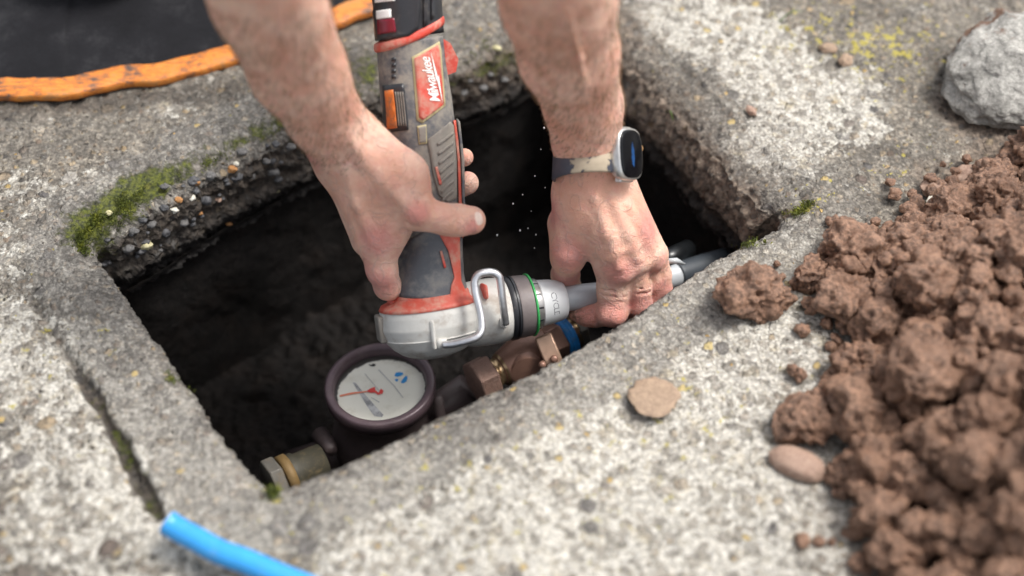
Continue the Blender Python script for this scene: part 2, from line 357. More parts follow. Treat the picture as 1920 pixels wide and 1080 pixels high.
# ------------------------------------------------------------------ signed-distance modelling for bodies
class SDF:
    def __init__(s, lo, hi, h):
        s.lo = np.array(lo, float); s.h = h; s.n = np.ceil((np.array(hi)-s.lo)/h).astype(int)+1
        s.F = np.full(s.n, .05, np.float32)
        s.ax = [s.lo[i]+h*np.arange(s.n[i]) for i in range(3)]
    def _sub(s, lo, hi):
        a = np.clip(np.floor((lo-s.lo)/s.h).astype(int), 0, s.n); b = np.clip(np.ceil((hi-s.lo)/s.h).astype(int)+1, 0, s.n)
        if np.any(b <= a): return None
        sl = tuple(slice(a[i], b[i]) for i in range(3))
        return sl, np.meshgrid(*[s.ax[i][a[i]:b[i]].astype(np.float32) for i in range(3)], indexing='ij', sparse=True)
    def cone(s, a, ra, b, rb, k=.006, cut=False, flat=None):
        a = np.asarray(a, float); b = np.asarray(b, float); m = max(ra, rb)+k*2+.006
        r = s._sub(np.minimum(a, b)-m, np.maximum(a, b)+m)
        if r is None: return
        sl, (X, Y, Z) = r; ab = b-a; L = max(ab@ab, 1e-12)
        t = np.clip(((X-a[0])*ab[0]+(Y-a[1])*ab[1]+(Z-a[2])*ab[2])/L, 0, 1)
        dx, dy, dz = X-a[0]-t*ab[0], Y-a[1]-t*ab[1], Z-a[2]-t*ab[2]
        q = dx*dx+dy*dy+dz*dz
        if flat is not None:      # (unit direction, factor): squash the section along it
            u, f = flat; e = dx*u[0]+dy*u[1]+dz*u[2]; q = q+e*e*(f*f-1)
        d = np.sqrt(q)-(ra+t*(rb-ra))
        F = s.F[sl]
        if cut: hh = np.clip(.5-.5*(F+d)/k, 0, 1); s.F[sl] = F*(1-hh)-d*hh+k*hh*(1-hh)
        else: hh = np.clip(.5+.5*(F-d)/k, 0, 1); s.F[sl] = F*(1-hh)+d*hh-k*hh*(1-hh)
    def chain(s, pts, k=.006, **kw):
        for (a, ra), (b, rb) in zip(pts[:-1], pts[1:]): s.cone(a, ra, b, rb, k, **kw)
    def mesh(s, smooth=3):
        F = s.F; I = F < 0; n = s.n
        c = I[:-1, :-1, :-1].astype(np.int8)
        tot = np.zeros(tuple(n-1), np.int8)
        for i in (0, 1):
            for j in (0, 1):
                for k in (0, 1): tot += I[i:n[0]-1+i, j:n[1]-1+j, k:n[2]-1+k]
        act = (tot > 0) & (tot < 8); idx = np.full(tuple(n-1), -1, np.int64); C = np.argwhere(act); idx[act] = np.arange(len(C))
        acc = np.zeros((len(C), 3)); cnt = np.zeros(len(C))
        for ax in range(3):
            o = [q for q in range(3) if q != ax]
            for i in (0, 1):
                for j in (0, 1):
                    p = C.copy(); p[:, o[0]] += i; p[:, o[1]] += j; q = p.copy(); q[:, ax] += 1
                    fa = F[p[:, 0], p[:, 1], p[:, 2]]; fb = F[q[:, 0], q[:, 1], q[:, 2]]; x = (fa < 0) != (fb < 0)
                    t = np.where(x, fa/np.where(fa == fb, 1, fa-fb), 0); pos = p.astype(float); pos[:, ax] += t
                    acc[x] += pos[x]; cnt[x] += 1
        V = s.lo+s.h*acc/cnt[:, None]; Q = []
        for ax in range(3):
            o = [(ax+1) % 3, (ax+2) % 3]
            A = I.take(range(0, n[ax]-1), ax); B = I.take(range(1, n[ax]), ax)
            e = np.argwhere(A != B); e = e[(e[:, o[0]] > 0) & (e[:, o[1]] > 0) & (e[:, o[0]] < n[o[0]]-1) & (e[:, o[1]] < n[o[1]]-1)]
            ins = A[e[:, 0], e[:, 1], e[:, 2]]; q = []
            for da, db in ((1, 1), (0, 1), (0, 0), (1, 0)):
                f = e.copy(); f[:, o[0]] -= da; f[:, o[1]] -= db; q.append(idx[f[:, 0], f[:, 1], f[:, 2]])
            q = np.stack(q, 1); q[~ins] = q[~ins][:, ::-1]; Q.append(q)
        Q = np.concatenate(Q); Q = Q[(Q >= 0).all(1)]
        E = np.concatenate([Q[:, [0, 1]], Q[:, [1, 2]], Q[:, [2, 3]], Q[:, [3, 0]]])
        for _ in range(smooth):
            S = np.zeros_like(V); c = np.bincount(E.ravel(), minlength=len(V)).astype(float)
            for d in range(3): S[:, d] = np.bincount(E[:, 0], V[E[:, 1], d], len(V))+np.bincount(E[:, 1], V[E[:, 0], d], len(V))
            V = V*.4+.6*S/np.maximum(c, 1)[:, None]
        return V, Q
def K(px, py, d, r): return (D(px, py, d), r*d/FP)

def skin_mat():
    m = NM('skin'); P = m.coord(); red = m.att('red'); nail = m.att('nail'); grime = m.att('grime')
    a = m.noise(P, 22, 5, .6); b = m.noise(P, 85, 5, .6); f = m.noise(P, 420, 4, .6)
    c = m.mix(m.rng(a, .34, .66), (.78, .42, .30), (.90, .60, .465))
    c = m.mix(m.rng(b, .44, .72, 0, .6), c, (.78, .37, .29))
    c = m.mix(m.math('MULTIPLY', m.rng(m.math('ADD', red, m.math('MULTIPLY', m.math('SUBTRACT', b, .5), .5)), .1, .9), .75), c, (.74, .29, .25))
    vn = m.noise(P, 30, 2, .5, 1.2)         # faint blue veins under the skin
    vein = m.rng(m.math('ABSOLUTE', m.math('SUBTRACT', vn, .5)), 0, .028, 1, 0)
    c = m.mix(m.math('MULTIPLY', vein, .22), c, (.42, .30, .29))
    c = m.mix(m.rng(f, .5, .75, 0, .18), c, (.55, .30, .22))
    c = m.mix(m.math('MULTIPLY', grime, m.rng(m.noise(P, 130, 6, .7), .42, .6)), c, (.20, .125, .085))
    c = m.mix(nail, c, (.90, .72, .62))
    wr = m.n('ShaderNodeTexVoronoi', feature='DISTANCE_TO_EDGE'); wr.inputs['Scale'].default_value = 620
    m.put(wr.inputs['Vector'], m.vmath('ADD', P, m.vmath('SCALE', m.noise(P, 150, 3, out='Color'), sc=.004)))
    cr = m.noise(m.vmath('MULTIPLY', P, (1, 2.0, 2.0)), 190, 4, .65, .6)
    h = m.math('ADD', m.math('MULTIPLY', m.rng(wr.outputs['Distance'], 0, .25), .22), m.math('MULTIPLY', cr, m.rng(red, .1, .8, .35, 1.5)))
    h = m.math('ADD', h, m.math('MULTIPLY', m.noise(P, 60, 4, .6), 1.4)); h = m.math('ADD', h, m.math('MULTIPLY', vein, .30))
    m.bump(h, .9, .0024)
    m.set(Base_Color=c, Roughness=m.rng(nail, 0, 1, .50, .3), Specular_IOR_Level=.42)
    m.p.inputs['Subsurface Weight'].default_value = .22; m.p.inputs['Subsurface Radius'].default_value = (.010, .0035, .0018); m.p.inputs['Subsurface Scale'].default_value = .6
    return m.m
SKIN = skin_mat()

person = empty('person', W(200, -30, 0).tolist(), label='person in black trousers, bare forearms reaching into the pit to hold tool and pipe', cat='person')
PM = Matrix.Translation(-Vector(person.location))
def under(o, root):                # parts are modelled in world metres; keep them there under an Empty that stands elsewhere
    o.parent = root; o.matrix_parent_inverse = Matrix.Identity(4)
    if root.type == 'MESH': return o
    o.location = (-root.location[0], -root.location[1], -root.location[2]) if root.rotation_euler[2] == 0 else o.location
    return o

Lw = [K(330, -420, 1.00, 118), K(400, -230, 1.09, 112), K(495, 0, 1.205, 97), K(553, 130, 1.28, 84), K(608, 218, 1.335, 68), K(640, 268, 1.365, 61)]
Rw = [K(985, -430, .98, 124), K(1012, -230, 1.08, 122), K(1047, 0, 1.225, 107), K(1066, 100, 1.29, 92), K(1094, 200, 1.365, 71), K(1101, 262, 1.395, 63), K(1112, 335, 1.42, 62)]
toward = lambda x, y, t: (CR*x+CU*y+CB*t)
def left_hand(h=.00125):
    pts = [D(385, -30, 1.12), D(930, 600, 1.6), D(560, 620, 1.3), D(620, -30, 1.33), D(300, -30, 1.2)]
    lo = np.min(pts, 0)-.03; hi = np.max(pts, 0)+.03; lo[2] = min(lo[2], -.16)
    s = SDF(lo, hi, h)
    s.chain(Lw[1:], k=.012)
    s.cone(*K(490, -140, 1.10, 76), *K(596, 170, 1.295, 46), k=.03)            # brachioradialis
    s.cone(*K(620, 262, 1.385, 50), *K(640, 300, 1.405, 52), k=.02)
    # metacarpals, index nearest the camera
    s.cone(*K(655, 295, 1.378, 50), *K(706, 450, 1.398, 39), k=.012)
    s.cone(*K(645, 300, 1.40, 46), *K(694, 448, 1.43, 36), k=.016)
    s.cone(*K(635, 305, 1.42, 42), *K(678, 400, 1.46, 34), k=.010)
    s.cone(*K(640, 310, 1.44, 36), *K(675, 365, 1.485, 28), k=.010)
    # thenar mass, web, thumb
    s.cone(*K(672, 262, 1.362, 50), *K(752, 335, 1.362, 50), k=.018)
    s.cone(*K(752, 335, 1.362, 52), *K(782, 396, 1.370, 35), k=.010)
    s.cone(*K(700, 330, 1.375, 58), *K(728, 420, 1.392, 44), k=.014)
    s.cone(*K(730, 405, 1.39, 42), *K(722, 460, 1.402, 30), k=.012)
    s.chain([K(782, 398, 1.368, 34), K(838, 412, 1.374, 28.5), K(858, 413, 1.377, 29.5), K(884, 413, 1.382, 27)], k=.005)
    s.cone(*K(826, 408, 1.366, 22), *K(842, 411, 1.367, 23), k=.006)          # thumb knuckle
    s.cone(*K(776, 396, 1.352, 20), *K(788, 400, 1.352, 20), k=.010)
    # index finger going down past the housing and round it
    s.chain([K(706, 452, 1.398, 36), K(716, 505, 1.41, 28), K(727, 537, 1.425, 25)], k=.007)
    s.chain([K(727, 537, 1.425, 25), K(752, 548, 1.468, 22), K(800, 530, 1.500, 20), K(845, 505, 1.497, 17)], k=.005)
    # the other fingers wrap behind the handle and show at its far side
    s.chain([K(694, 446, 1.43, 32), K(706, 430, 1.475, 25), K(770, 388, 1.505, 22), K(848, 354, 1.480, 23), K(876, 343, 1.458, 22)], k=.005)
    s.chain([K(678, 400, 1.46, 28), K(702, 365, 1.50, 21), K(780, 318, 1.503, 19), K(850, 300, 1.468, 18), K(871, 295, 1.448, 17)], k=.005)
    s.chain([K(675, 365, 1.485, 23), K(700, 325, 1.505, 17), K(770, 272, 1.495, 15), K(822, 262, 1.475, 13)], k=.005)
    # tendons to the thumb, veins over the wrist
    s.chain([K(630, 235, 1.311, 5), K(690, 300, 1.341, 5), K(752, 372, 1.342, 5)], k=.014)
    s.chain([K(648, 300, 1.346, 5), K(672, 380, 1.362, 6), K(700, 450, 1.376, 5)], k=.010)
    s.chain([K(520, 60, 1.172, 3), K(556, 130, 1.221, 3), K(585, 190, 1.266, 3), K(606, 250, 1.301, 3)], k=.008)
    # nail bed
    nc = D(893, 408, 1.362)
    s.chain([K(893, 396, 1.3665, 1.6), K(889, 408, 1.3640, 1.6), K(893, 420, 1.3660, 1.6)], k=.0022, cut=True)
    for x_ in (770, 778): s.chain([K(x_+6, 372, 1.345, 1.6), K(x_, 396, 1.3475, 1.6), K(x_-6, 420, 1.356, 1.6)], k=.003, cut=True)
    return s, (D(899, 402, 1.3690), D(901, 414, 1.3700))
def right_hand(h=.00125):
    pts = [D(935, -30, 1.12), D(935, 640, 1.56), D(1290, 640, 1.4), D(1200, -30, 1.35)]
    lo = np.min(pts, 0)-.03; hi = np.max(pts, 0)+.03; lo[2] = min(lo[2], -.17)
    s = SDF(lo, hi, h)
    s.chain(Rw[1:], k=.012)
    s.cone(*K(1108, 330, 1.42, 60), *K(1120, 375, 1.435, 60), k=.015)
    # metacarpals
    s.cone(*K(1095, 350, 1.425, 50), *K(1150, 492, 1.450, 37), k=.014)
    s.cone(*K(1120, 345, 1.424, 50), *K(1180, 484, 1.447, 34), k=.014)
    s.cone(*K(1140, 350, 1.428, 46), *K(1207, 476, 1.455, 31), k=.012)
    s.cone(*K(1150, 355, 1.437, 42), *K(1226, 474, 1.470, 26), k=.012)
    s.cone(*K(1110, 400, 1.428, 50), *K(1150, 440, 1.434, 48), k=.02)
    # knuckles
    s.cone(*K(1160, 503, 1.437, 22), *K(1164, 510, 1.439, 22), k=.010)
    s.cone(*K(1194, 486, 1.440, 17), *K(1197, 492, 1.441, 17), k=.010)
    s.cone(*K(1228, 486, 1.456, 16), *K(1230, 492, 1.458, 16), k=.009)
    # index: down in front of the pipe, then its tip turns back left below it
    s.chain([K(1150, 500, 1.452, 35), K(1150, 545, 1.463, 29), K(1149, 583, 1.472, 29)], k=.007)
    s.chain([K(1149, 583, 1.472, 28), K(1118, 592, 1.482, 20.5), K(1100, 592, 1.486, 19), K(1081, 588, 1.490, 15.5)], k=.005)
    s.cone(*K(1140, 592, 1.462, 18), *K(1152, 594, 1.460, 18), k=.008)
    # middle, ring, little finger
    s.chain([K(1183, 488, 1.452, 30), K(1198, 540, 1.468, 23), K(1201, 574, 1.476, 23)], k=.0045)
    s.chain([K(1201, 574, 1.476, 22), K(1182, 590, 1.503, 19), K(1150, 598, 1.525, 16)], k=.004)
    s.chain([K(1208, 480, 1.46, 25), K(1224, 530, 1.483, 19), K(1227, 562, 1.496, 19), K(1206, 576, 1.522, 16)], k=.004)
    s.chain([K(1229, 478, 1.472, 23), K(1240, 515, 1.484, 18.5), K(1242, 541, 1.490, 18), K(1226, 556, 1.515, 15)], k=.0045)
    # thumb: bulging base, then behind the pipe
    s.cone(*K(1080, 372, 1.43, 44), *K(1066, 470, 1.445, 31), k=.012)
    s.chain([K(1066, 470, 1.445, 31), K(1064, 486, 1.452, 29)], k=.006)
    s.chain([K(1064, 490, 1.455, 27), K(1060, 515, 1.490, 25.5), K(1068, 548, 1.530, 24), K(1088, 575, 1.545, 20)], k=.006)
    s.cone(*K(1060, 420, 1.455, 34), *K(1066, 470, 1.46, 30), k=.012)
    # groove between thumb base and hand
    s.chain([K(1092, 420, 1.395, 6), K(1094, 455, 1.408, 8), K(1104, 505, 1.43, 11)], k=.010, cut=True)
    # tendons and veins across the back
    s.chain([K(1118, 370, 1.392, 5), K(1140, 440, 1.405, 5), K(1160, 500, 1.421, 5)], k=.010)
    s.chain([K(1150, 380, 1.397, 4), K(1178, 440, 1.411, 4.5), K(1194, 484, 1.426, 4)], k=.009)
    s.chain([K(1175, 385, 1.408, 4), K(1205, 440, 1.428, 4.5), K(1226, 482, 1.446, 4)], k=.009)
    s.chain([K(1212, 412, 1.433, 3), K(1216, 440, 1.436, 3), K(1192, 462, 1.421, 3), K(1160, 470, 1.413, 3), K(1140, 486, 1.417, 3)], k=.006)
    for (x0, y0, x1, y1, dd) in [(1125, 528, 1172, 533, 1.4455), (1124, 541, 1172, 545, 1.4455), (1122, 553, 1172, 556, 1.4470), (1124, 564, 1172, 567, 1.4475), (1186, 530, 1216, 524, 1.4535), (1184, 541, 1218, 536, 1.4555), (1184, 551, 1220, 547, 1.4565), (1046, 503, 1082, 508, 1.470), (1045, 512, 1084, 516, 1.476)]:
        s.chain([K(x0, y0, dd+.006, 1.8), K((x0+x1)/2, (y0+y1)/2+1.5, dd-.0005, 1.8), K(x1, y1, dd+.006, 1.8)], k=.0022, cut=True)
    s.chain([K(1048, 380, 1.425, 4), K(1050, 420, 1.428, 4), K(1058, 460, 1.430, 3)], k=.006)
    s.chain([K(1070, 20, 1.13, 4), K(1088, 110, 1.208, 5), K(1100, 190, 1.294, 5), K(1092, 260, 1.338, 4)], k=.007)
    return s, None
parts_v = []; parts_f = []; nv = 0; rr = []; nn = []; gg = []
red_pts = {0: [(706, 455, 1.37, .022), (725, 545, 1.40, .02), (870, 341, 1.46, .014), (866, 295, 1.45, .012), (785, 398, 1.345, .014), (580, 280, 1.36, .025), (540, 160, 1.3, .02), (680, 540, 1.40, .03), (885, 425, 1.37, .010)],
           1: [(1164, 505, 1.43, .020), (1149, 590, 1.46, .024), (1201, 575, 1.46, .02), (1228, 488, 1.455, .014), (1242, 545, 1.48, .016), (1066, 480, 1.43, .022), (1060, 515, 1.47, .02), (1100, 592, 1.47, .02), (1050, 400, 1.43, .02), (1212, 430, 1.43, .022), (1060, 200, 1.37, .02), (1226, 560, 1.48, .02)]}
for hi_, fn in enumerate((left_hand, right_hand)):
    s, nl = fn(); V, Q = s.mesh(3); red = np.zeros(len(V)); nail = np.zeros(len(V)); gr = np.zeros(len(V))
    for (x, y, d, r) in red_pts[hi_]: red = np.maximum(red, np.exp(-np.sum((V-D(x, y, d))**2, 1)/(r*r)))
    if nl is not None:
        d = seg_dist(V, *nl); nail = 1-sstep(.0042, .0052, d)
    if hi_ == 1:
        for (x, y, d, r) in [(1050, 66, 1.19, .011), (1085, 68, 1.2, .009), (1035, 60, 1.2, .007), (1148, 598, 1.46, .006), (1075, 590, 1.48, .012)]: gr = np.maximum(gr, .8*np.exp(-np.sum((V-D(x, y, d))**2, 1)/(r*r)))
    else:
        for (x, y, d, r) in [(728, 552, 1.41, .010), (885, 440, 1.38, .006)]: gr = np.maximum(gr, .5*np.exp(-np.sum((V-D(x, y, d))**2, 1)/(r*r)))
    parts_v.append(V); parts_f.append(Q+nv); nv += len(V); rr.append(red); nn.append(nail); gg.append(gr)
bme = mesh_np('body', np.concatenate(parts_v), np.concatenate(parts_f))
attr(bme, 'red', np.concatenate(rr)); attr(bme, 'nail', np.concatenate(nn)); attr(bme, 'grime', np.concatenate(gg))
body = under(link('body', bme, SKIN), person)
# normals of the body for the hairs
bme.update()
vn = np.empty(len(bme.vertices)*3, np.float32); bme.vertices.foreach_get('normal', vn); vn = vn.reshape(-1, 3)
if float(np.mean(np.sum(vn[:2000]*(parts_v[0][:2000]-parts_v[0].mean(0)), 1))) < 0: print('NORMALS inward?')
VB = np.concatenate(parts_v)
hv = []; hf = []
def hairs(base, axis_a, axis_b, n, seed):
    global hv, hf
    r = np.random.default_rng(seed); a = D(*axis_a); b = D(*axis_b); ax = (b-a)/np.linalg.norm(b-a)
    t = (VB-a)@ax; L = np.linalg.norm(b-a)
    dist = np.linalg.norm(VB-a-np.outer(t, ax), axis=1)
    ok = np.where((t > 0) & (t < L) & (dist < .075) & (base))[0]
    pick = r.choice(ok, n); up = np.cross(ax, vn[pick])
    for i, u in zip(pick, up):
        p = VB[i]; nn_ = vn[i]; ln = r.uniform(.006, .013)*(1-.3*((p-a)@ax)/L)
        d = ax*.8+u*r.uniform(.1, .9)+nn_*.22; d /= np.linalg.norm(d); wv = np.cross(d, nn_); wv /= np.linalg.norm(wv)+1e-9; wd = .00018
        q0 = p-nn_*.0003; q1 = p+d*ln*.5+nn_*.0007; q2 = p+d*ln+u*.0015-nn_*.0002
        k = len(hv); n2 = nn_*wd
        hv += [q0+wv*wd, q0-wv*wd, q0+n2, q1+wv*wd*.8, q1-wv*wd*.8, q1+n2, q2]
        for s0, s1 in ((0, 1), (1, 2), (2, 0)): hf.append((k+s0, k+s1, k+3+s1)); hf.append((k+s0, k+3+s1, k+3+s0)); hf.append((k+3+s0, k+3+s1, k+6))
isl = np.arange(len(VB)) < len(parts_v[0])
hairs(isl, (470, -60, 1.18), (640, 265, 1.37), 2600, 3)
hairs(~isl, (1040, -60, 1.18), (1105, 272, 1.40), 3000, 4)
hm = NM('arm_hair').set(Base_Color=(.22, .13, .07), Roughness=.5)
hair = under(link('arm_hair', mesh_np('arm_hair', np.array(hv), np.array(hf)), hm), person); tag(hair, kind='stuff')

# trousers: the kneeling leg and the dark sleeves above the elbows, mostly outside the frame
CLOTH = simple('black_cloth', (.010, .010, .011), .8, bmp=.4, bscale=900, var=.3)
g0 = W(200, -20, 0)
s = SDF((g0[0]-.30, g0[1]-.15, -.02), (g0[0]+.30, g0[1]+.60, .40), .005)
s.cone(g0+np.array([0, .040, .080]), .080, g0+np.array([-.02, .50, .085]), .062, k=.02)
s.cone(g0+np.array([0, .050, .083]), .080, g0+np.array([.06, .36, .42]), .10, k=.03)
V, Q = s.mesh(2); V += .003*fbm(V*22, 3, 3)[:, None]
trous = under(link('trousers', mesh_np('trousers', V, Q), CLOTH), person)

# ------------------------------------------------------------------ power tool
tool = empty('power_tool', D(830, 660, 1.45).tolist(), label='dusty grey and red cordless tool with pale cast head, held upright over the meter', cat='power tool')
TO = D(832, 612, 1.452)
cs = lambda x, y, b: (CR*x+CU*y+CB*b)
TZ = cs(-.118, 1, .17); TZ /= np.linalg.norm(TZ)
TX = cs(.95, 0, -.26); TX = TX-TZ*(TX@TZ); TX /= np.linalg.norm(TX)
TY = np.cross(TZ, TX)                       # away from the camera
def TL(x, y, z): return TO+TX*x+TY*y+TZ*z
def T(px, py, yo=0.0):                      # local x, z where the pixel's ray meets the tool's mid plane moved by yo
    r = ray(px, py); p0 = TO+TY*yo; t = ((p0-CP)@TY)/(r@TY); q = CP+r*t-TO; return float(q@TX), float(q@TZ)
def sup(t, n): c, s_ = math.cos(t), math.sin(t); return math.copysign(abs(c)**(2/n), c), math.copysign(abs(s_)**(2/n), s_)
# handle stations: pixel row, left, right, depth factor, squareness
ST = [(-330, 680, 812, .95, 3.2), (-320, 672, 818, .98, 3.2), (-60, 690, 822, .98, 2.8), (0, 702, 824, .95, 2.6), (60, 705, 828, .92, 2.4), (120, 709, 834, .92, 2.3), (190, 714, 846, .90, 2.3), (240, 722, 852, .88, 2.3), (262, 727, 855, .86, 2.3),
      (300, 733, 858, .85, 2.2), (360, 740, 862, .85, 2.2), (420, 752, 866, .88, 2.2), (450, 766, 867, .92, 2.2), (480, 756, 867, .95, 2.2), (520, 746, 869, .95, 2.2), (552, 740, 876, .90, 2.2), (572, 734, 886, .86, 2.2)]
stn = []
for (py, l, r, f, n) in ST:
    xl, zl = T(l, py); xr, zr = T(r, py); stn.append(((zl+zr)/2, (xl+xr)/2, (xr-xl)/2, (xr-xl)/2*f, n))
stn.sort()
sz = np.array([q[0] for q in stn])
def prof(z): return [float(np.interp(z, sz, [q[i] for q in stn])) for i in (1, 2, 3, 4)]
def front(x, z, off=0.0):
    cx, rx, ry, n = prof(z); u = min(abs((x-cx)/(rx+off)), .999); return -(ry+off)*(1-u**n)**(1/n)
def loft(rows, nseg, fn, close=True):
    V = []; F = []
    for r in rows:
        for k in range(nseg): V.append(fn(r, 2*math.pi*k/nseg))
    F = [tuple(x) for x in grid_faces(len(rows), nseg, True)]
    if close: F.append(tuple(range(nseg-1, -1, -1))); F.append(tuple(len(V)-nseg+k for k in range(nseg)))
    return V, F
def ring_at(z, off=0.0):
    cx, rx, ry, n = prof(z)
    def f(t): c, s_ = sup(t, n); return TL(cx+c*(rx+off), s_*(ry+off), z)
    return f
def bodyloft(z0, z1, off0, off1=None, ns=24, nseg=96, bul=0.0):
    off1 = off0 if off1 is None else off1
    return loft([z0+(z1-z0)*i/ns for i in range(ns+1)], nseg, lambda z, t: ring_at(z, off0+(off1-off0)*(z-z0)/(z1-z0)+bul*math.sin(math.pi*(z-z0)/(z1-z0)))(t))
def part(name, vf, mat, root, smooth=True, bevel=None):
    o = under(link(name, mesh_py(name, *vf), mat, smooth=smooth), root)
    if bevel:
        b = o.modifiers.new('bevel', 'BEVEL'); b.width = bevel; b.segments = 2; b.limit_method = 'ANGLE'; b.angle_limit = R(35)
        o.data.set_sharp_from_angle(angle=R(50))
    return o
def sub(o, parent):              # make o (modelled in world metres) a child of a part that itself sits at its root's inverse offset
    o.parent = parent; o.location = (0, 0, 0); o.matrix_parent_inverse = Matrix.Identity(4); return o
def patch(poly_px, off, thick=.0015, px=True, cuts=3, yoff=-.028, surf=None):
    """a plate that follows the front of the handle, its outline given in photo pixels"""
    surf = surf or front
    pts = [T(x, y, yoff) for x, y in poly_px] if px else poly_px
    bm = bmesh.new(); vs = [bm.verts.new((x, 0, z)) for x, z in pts]; bm.faces.new(vs); bm.normal_update()
    bmesh.ops.triangulate(bm, faces=bm.faces[:])
    for _ in range(cuts): bmesh.ops.subdivide_edges(bm, edges=[e for e in bm.edges if e.calc_length() > .0035], cuts=1, use_grid_fill=True); bmesh.ops.triangulate(bm, faces=bm.faces[:])
    V = []; n = len(bm.verts); bm.verts.index_update(); bm.verts.ensure_lookup_table()
    for v in bm.verts: V.append(TL(v.co.x, surf(v.co.x, v.co.z, off)-0, v.co.z))
    bd = {v.index for e in bm.edges if e.is_boundary for v in e.verts}
    for v in bm.verts: V.append(TL(v.co.x, surf(v.co.x, v.co.z, off)+thick, v.co.z))
    F = []
    for f in bm.faces: F.append([v.index for v in f.verts]); F.append([v.index+n for v in reversed(f.verts)])
    for e in bm.edges:
        if e.is_boundary: a, b = e.verts[0].index, e.verts[1].index; F.append([a, b, b+n, a+n])
    bm.free()
    bm = bmesh.new()
    bv = [bm.verts.new(tuple(map(float, v))) for v in V]
    for f in F:
        try: bm.faces.new([bv[i] for i in f])
        except ValueError: pass
    bmesh.ops.recalc_face_normals(bm, faces=bm.faces[:]); bm.verts.index_update()
    VV = [tuple(v.co) for v in bm.verts]; FF = [[v.index for v in f.verts] for f in bm.faces]; bm.free()
    return VV, FF
DUST = (.30, .26, .21)
M_body = simple('dark_grey_rubberised_plastic', (.085, .088, .098), .6, dust=(.26, .235, .20), damt=.75, dscale=22)
M_black = simple('black_plastic', (.022, .023, .027), .38, dust=(.15, .13, .11), damt=.3, dscale=30)
M_red = simple('worn_red_plastic', (.52, .055, .035), .5, dust=(.50, .25, .19), damt=.7, dscale=24, var=.2)
M_redm = simple('dull_red_plastic', (.52, .085, .055), .5, dust=(.50, .27, .20), damt=.65, dscale=20)
M_tan = simple('dust_coated_grip', (.225, .205, .18), .8, dust=(.24, .215, .18), damt=.6, dscale=26, bmp=.3)
M_cast = simple('pale_grey_cast_metal', (.53, .52, .485), .6, metal=.0, dust=(.30, .24, .19), damt=.45, dscale=16, bmp=.12, bscale=500, var=.08)
M_wire = simple('bright_steel_wire', (.66, .66, .67), .30, metal=.85, dust=(.45, .43, .41), damt=.25, dscale=60)
M_brown = simple('taupe_plastic_ring', (.16, .135, .13), .5, dust=(.25, .21, .18), damt=.3)
M_green = simple('green_plastic_band', (.04, .36, .09), .4, var=.1)
M_wht = simple('off_white_print', (.82, .81, .78), .5, var=.05)
M_yel = simple('yellowed_edge_line', (.42, .36, .20), .6)
zt = lambda y: T(790, y)[1]
part('handle', bodyloft(zt(572), zt(72), 0, ns=80), M_body, tool)
batt = part('battery', bodyloft(zt(66), zt(-330), .0012, ns=40), M_black, tool)
# red band between handle and battery, tilted across the front
def band(y_l, y_r, w_, off, mat, name, nseg=96):
    V = []; ns = 6
    for i in range(ns+1):
        for k in range(nseg):
            t = 2*math.pi*k/nseg; c, s_ = sup(t, 2.4)
            f = (c+1)/2; y = y_l+(y_r-y_l)*f+w_*(i/ns-.5)+6*(s_ < 0)*(1-c*c); z = zt(y); cx, rx, ry, n = prof(z)
            o = off*math.sin(math.pi*min(max(i/ns, .0), 1))**.5+.0002 if 0 < i < ns else -.002
            V.append(TL(cx+c*(rx+o), s_*(ry+o), z))
    F = [tuple(x) for x in grid_faces(ns+1, nseg, True)]
    return part(name, (V, F), mat, tool)
band(80, 42, 22, .0026, M_red, 'collar_band')
# battery details: raised window, indicator, maker's label
part('battery_panel', patch([(712, -40), (775, -40), (790, -10), (783, 55), (765, 68), (712, 76), (707, 20)], .0030, .003), M_black, batt)
ind = part('charge_indicator', patch([(711, 36), (738, 34), (742, 60), (712, 64)], .0040, .0015), simple('dark_red_lens', (.16, .008, .02), .2), batt)
part('battery_rib', patch([(792, -40), (800, -40), (800, 46), (793, 50)], .0035, .003), M_black, batt)
part('battery_rib', patch([(808, -40), (815, -40), (814, 34), (808, 38)], .0030, .003), M_black, batt)
sp = part('battery_label', patch([(709, 19), (732, 17), (733, 33), (710, 35)], .0042, .0012), M_wht, batt)
sp2 = part('top_label', patch([(706, -9), (738, -12), (739, 2), (707, 4)], .0042, .0012), M_wht, batt)
# red badge with cream outline, script and bolt
part('badge_border', patch([(771, 107), (826, 77), (830, 92), (836, 198), (790, 231), (780, 225)], .0008, .002), M_yel, tool)
badge = part('badge', patch([(775, 110), (822, 84), (826, 96), (832, 195), (791, 225), (784, 220)], .0018, .002), M_red, tool)
def text_mesh(body_, size, shear=0.0, offset=0.0, ext=0.0):
    c = bpy.data.curves.new('t', 'FONT'); c.body = body_; c.size = size; c.shear = shear; c.offset = offset; c.align_x = 'CENTER'; c.align_y = 'CENTER'; c.space_character = .86; c.resolution_u = 3
    o = bpy.data.objects.new('t', c); scene.collection.objects.link(o); bpy.context.view_layer.update()
    me = bpy.data.meshes.new_from_object(o.evaluated_get(bpy.context.evaluated_depsgraph_get()))
    V = [tuple(v.co) for v in me.vertices]; F = [list(p.vertices) for p in me.polygons]
    bpy.data.objects.remove(o); bpy.data.curves.remove(c); bpy.data.meshes.remove(me); return V, F
